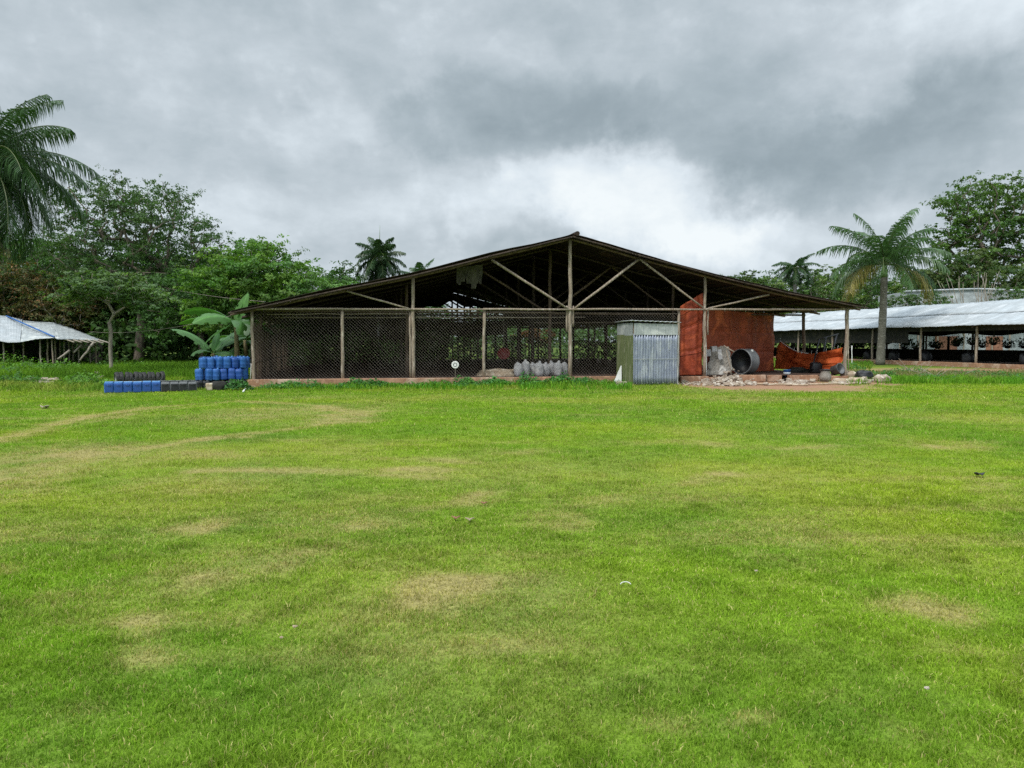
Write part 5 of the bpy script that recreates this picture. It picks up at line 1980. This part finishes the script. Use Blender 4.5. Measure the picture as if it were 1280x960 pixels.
for i in range(6):
    x0 = 78 + i * 9
    mb = MB(); mb.pole(at(x0, 423.2 + i * .3, 45.2 + i * .25), at(x0 + 15, 427.8 + i * .25, 44.6 + i * .25), .05, .04, 6, .02, 3); mb.build("eave_pole", M['palebark'], ls, True)
mb = MB(); mb.grid([[at(px, py, 50.5) for px in (-150, -60, 0, 60, 128)] for py in (428, 452)]); mb.build("back_net", M['darknet'], ls, False, .02)

# ================================================================== RIGHT SHED
SO = Vector((30.3, 45.0, 0))


def S(s, t_, z):
    return SO + BU * s + BV * t_ + Vector((0, 0, z))


rs = thing("long_shed", "long open shed with white sheet roof at the right, beyond the royal palm", "shed", tuple(SO))
T0, T1 = -16, 42
ZE, ZR, SW = 2.80, 4.42, 4.5
for (sa, sb, za, zb) in ((-.5, SW, ZE - .14, ZR), (SW, 2 * SW + .5, ZR, ZE - .14)):
    for seg in range(2 if sa < 0 else 1):
        if sa < 0:
            sa_, sb_ = ((-.5, 2.1) if seg == 0 else (1.95, SW)); za_ = za + (zb - za) * (sa_ + .5) / (SW + .5) + (.03 * seg); zb_ = za + (zb - za) * (sb_ + .5) / (SW + .5) + (.03 * seg)
        else:
            sa_, sb_, za_, zb_ = sa, sb, za, zb
        rows = []
        ts = np.arange(T0, T1, .09)
        for s_, z_ in zip(np.linspace(sa_, sb_, 6), np.linspace(za_, zb_, 6)):
            rows.append([S(s_ + (.03 * math.sin(math.floor(t_ / .95) * 5.3) if s_ == sa_ else 0), t_, z_ + .009 * math.sin(t_ * 2 * PI / .36) + .012 * math.sin(math.floor(t_ / .95) * 3.7) + .02 * math.sin(t_ * .7 + s_) - .02 * s_ * (4.5 - s_) * .3) for t_ in ts])
        mb = MB(); mb.grid(rows); mb.build("roof_sheet", M['whiteroof'], rs, True, .015)
mb = MB()
mb.pole(S(0, T0, ZE - .1), S(0, T1, ZE - .1), .07, .07, 7, .03, 20); mb.build("eave_beam", M['darkwood'], rs, True)
tt_ = [3.5 - 4.85 * 3, 3.5 - 4.85 * 2, 3.5 - 4.85, 3.5, 8.3, 13.3, 18.2, 23, 28, 33, 38]
for t_ in tt_:
    for s_ in (0, SW, 2 * SW):
        mb = MB(); mb.pole(S(s_, t_, 0), S(s_, t_, ZE if s_ != SW else ZR - .1), .085 if s_ else .08, .08, 7, .03, 5)
        mb.build("post", M['wood'] if s_ == 0 else M['darkwood'], rs, True)
    mb = MB(); mb.pole(S(0, t_, ZE - .12), S(2 * SW, t_, ZE - .12), .06, .06, 6, .03, 5); mb.build("tie_beam", M['darkwood'], rs, True)
    mb = MB(); mb.tube([S(-.4, t_, ZE - .24), S(SW, t_, ZR - .14), S(2 * SW + .4, t_, ZE - .24)], .05, 6); mb.build("rafter", M['darkwood'], rs, True)
mb = MB()
for q in range(12):
    a_ = T0 + (T1 - T0) * q / 12; b_ = T0 + (T1 - T0) * (q + 1) / 12
    mb.box(S(-.1, (a_ + b_) / 2, .12), (.25, b_ - a_ - .01, .34 + random.uniform(-.03, .03)), Mx, .02)
mb.build("kerb", M['concrete'], rs)
mb = MB(); mb.grid([[S(s_, t_, .14) for s_ in (0.03, 2 * SW)] for t_ in np.linspace(T0, T1, 8)]); mb.build("floor_slab", M['soil'], rs)
mb = MB(); mb.box(S(2 * SW + .05, (T0 + T1) / 2, .55), (.12, T1 - T0, .95), Mx); mb.build("low_wall", M['darknet'], rs)
mb = MB(); mb.grid([[S(.06 + .04 * math.sin(t_ * 2), t_, z_) for t_ in np.linspace(T0, T1, 120)] for z_ in (2.35, ZE - .08)]); mb.build("shade_net", M['darknet'], rs, False, .01)
mb = MB(); mb.grid([[S(2 * SW - .1, t_, z_ + .1 * math.sin(t_)) for t_ in np.linspace(T0, T1, 120)] for z_ in (2.2, ZE - .15)]); mb.build("shade_net", M['darknet'], rs, False, .01)
mb = MB(); mb.grid([[S(.05, t_, z_) for t_ in np.linspace(9.6, T1, 60)] for z_ in (1.55, 2.36)]); mb.build("drop_net", M['darknet'], rs, False, .01)
# hanging dark planters
hp = thing("hanging_planter", "x", "hanging planter")
mb = MB(); mb.lathe([(0, -.22), (.14, -.20), (.2, -.02), (.22, 0), (.2, .0), (.0, -.04)], (0, 0, 0), 14); mb.build("pot", M['black'], hp, True)
n_ = 110
v_, f_, c_ = leaf_quads(rng.normal(size=(n_, 3)) * np.array([.2, .2, .16]) + np.array([0, 0, .12]), rng.normal(size=(n_, 3)) + np.array([0, 0, .5]), .16 * rng.uniform(.7, 1.3, n_), np.array([.02, .045, .015])[None] * rng.uniform(.5, 1.5, n_)[:, None])
np_mesh("foliage", v_, f_, M['leaf'], hp, c_)
mb = MB(); mb.tube([(0, 0, .0), (0, 0, 1.35)], .01, 4); mb.build("cord", M['black'], hp)
k = 0
for t_ in np.arange(-9, 24, 1.9):
    for s_ in (2.2, 6.6):
        o = hp if k == 0 else copy_tree(hp)
        z_ = random.uniform(1.25, 1.65)
        o.location = tuple(S(s_ + random.uniform(-.6, .6), t_ + random.uniform(-.6, .6), z_))
        q_ = random.uniform(.9, 1.5); o.scale = (q_, q_, 1)
        tag(o, "dark planter hanging on a cord under the long white roofed shed", "hanging planter", "dark planters hanging in the long shed")
        k += 1
# bags on the shed floor
for i, t_ in enumerate((15.3, 12.4, 9.2, 5.4, 1.0, -3.0)):
    p = S(1.2, t_, .14)
    tag(blob((p.x, p.y, .14 + .38), .38, .32, .42, 90 + i, 10, .15).build("black_bag", M['black'], None, True), words[i] + " stuffed black bag from the left on the long shed's floor", "bag", "black bags on the long shed's floor")

# whitewashed building behind
wb = thing("white_building", "long pale whitewashed building rising behind the white shed roof", "building", (36, 74, 0))
x0, x1 = at(1128, 400, 74).x, at(1330, 400, 74).x
mb = MB()
topz = lambda x: 1.6 + (66 - 3.5 * abs((x - x0) / (x1 - x0) - .45) * 2) * 74 / 950
nn = 24
rows = [[Vector((x0 + (x1 - x0) * i / nn, 74, z_)) for i in range(nn + 1)] for z_ in (0, 2, 4)] + [[Vector((x0 + (x1 - x0) * i / nn, 74, topz(x0 + (x1 - x0) * i / nn))) for i in range(nn + 1)]]
rows += [[p + Vector((0, 5, -.15)) for p in rows[-1]], [Vector((p.x, 79, 0)) for p in rows[-1]]]
mb.grid(rows)
mb.add([(x0, 74, 0), (x0, 79, 0), (x0, 79, topz(x0) - .15), (x0, 74, topz(x0))], [(0, 1, 2, 3)])
mb.add([(x1, 74, 0), (x1, 79, 0), (x1, 79, topz(x1) - .15), (x1, 74, topz(x1))], [(0, 3, 2, 1)])
mb.build("wall", M['whitewall'], wb)
mb = MB(); mb.tube([(x0 + (x1 - x0) * i / nn, 73.9, topz(x0 + (x1 - x0) * i / nn) + .03) for i in range(nn + 1)], .09, 6); mb.build("coping", M['whiteroof'], wb)
for (px, w_) in ((1178, 1.4), (1190, 1.0), (1243, 1.6)):
    p = at(px, 430, 73.93)
    mb = MB(); mb.box((p.x, 73.93, 1.1), (w_, .08, 2.2)); mb.build("door", M['brick'], wb)
# shrubs growing against it
for i, (px, h, lab) in enumerate(((1125, 6.2, "leafy shrub tree against the white building's left end"), (1147, 6.3, "dark leaved shrub tree against the white wall, right of the leafy one"), (1172, 6.0, "sparse shrub tree against the middle of the white wall"),
                                (1262, 6.6, "scraggy shrub tree at the right part of the white wall"))):
    tree("shrub_tree", lab, gp(px, 72.5), h, [(0, 0, h - 1.0, 1.9, 1.0, 1.2), (.6, 0, h - 2.2, 1.8, 1, 1)], 60, 40, .22, .36, (.05, .11, .03), (.08, .14, .035), .07, h * .55, 90 + i, bark='palebark', sep=.45)
for i, (px, px2) in enumerate(((1205, 1180), (1222, 1240), (1240, 1215))):
    a_ = gp(px, 72.8); mb = MB()
    for k in range(8):
        b_ = at(px + (px2 - px) * random.uniform(-.2, 1.4) + random.uniform(-8, 8), random.uniform(338, 372), 72.8)
        mb.pole(a_ + Vector((0, 0, 3 + random.uniform(-1, 1))), b_, .05, .015, 5, .15, 5)
    mb.pole(a_, a_ + Vector((0, 0, 3.6)), .08, .05, 6, .05, 3)
    tag(mb.build("bare_tree", M['palebark'], None, True), ["leafless grey tree before the white wall, leftmost of the bare three", "leafless grey tree before the white wall, middle of the bare three", "leafless grey tree before the white wall, rightmost of the bare three"][i], "tree", "bare trees before the white building")


# ================================================================== WIRES
def cable(a_, b_, sag, label):
    pts = [a_.lerp(b_, q) - Vector((0, 0, 4 * sag * q * (1 - q))) for q in np.linspace(0, 1, 22)]
    mb = MB(); mb.tube(pts, .009, 5)
    tag(mb.build("wire", M['wire'], None, True), label, "wire")


cable(at(112, 414.5, 46), at(322, 386, 27.5), .35, "pale wire sagging from the low left shed to the barn's left post")
cable(at(205, 359, 48), at(330, 377, 29), .10, "thin wire crossing the dark trees toward the barn roof")

# ================================================================== LITTER ON THE LAWN
for i, (px, py, w_, mt, lab) in enumerate(((605, 633, .04, 'brick', "small reddish dead leaf on the lawn, upper one near the middle"), (570, 653, .05, 'brick', "curled reddish leaf on the lawn left of two others"), (587, 655, .05, 'tansack', "tan dead leaf on the lawn right of the curled one"),
                                       (369, 792, .018, 'tansack', "pinkish fallen petal on the near lawn"), (352, 806, .012, 'tansack', "tiny pale petal left below the pink one"), (1158, 871, .014, 'stone', "pale small pebble on the near lawn at the right"),
                                       (1224, 597, .08, 'black', "small black clod on the lawn at the far right"), (945, 720, .014, 'stone', "light crumb on the lawn right of centre"), (56, 511, .14, 'stone', "pale stone in the grass below the left field"))):
    g = onground(px, py)
    g.z = float(height_at(np.array([g.x]), np.array([g.y]))[0])
    mb = MB()
    rows = [[g + Vector(((a - .5) * w_ * 1.6 * (1 - abs(b - .5) * 1.3), (b - .5) * w_ * 1.4, .03 + w_ * .5 * (abs(a - .5) + .3 * math.sin(b * 5)))) for a in np.linspace(0, 1, 5)] for b in np.linspace(0, 1, 5)]
    mb.grid(rows)
    tag(mb.build("fallen_leaf" if mt in ('brick', 'tansack') else "pebble", M[mt], None, False, .008), lab, "leaf" if mt in ('brick', 'tansack') else "pebble")
g = onground(782, 737)
mb = MB(); mb.tube([g + Vector((.035 * math.cos(a), .012 * math.sin(a), .03 + .018 * math.sin(a))) for a in np.linspace(.2, PI - .2, 10)], .0028, 5)
tag(mb.build("plastic_hoop", M['white'], None, True), "small white curved plastic strip on the near lawn right of the middle", "litter")
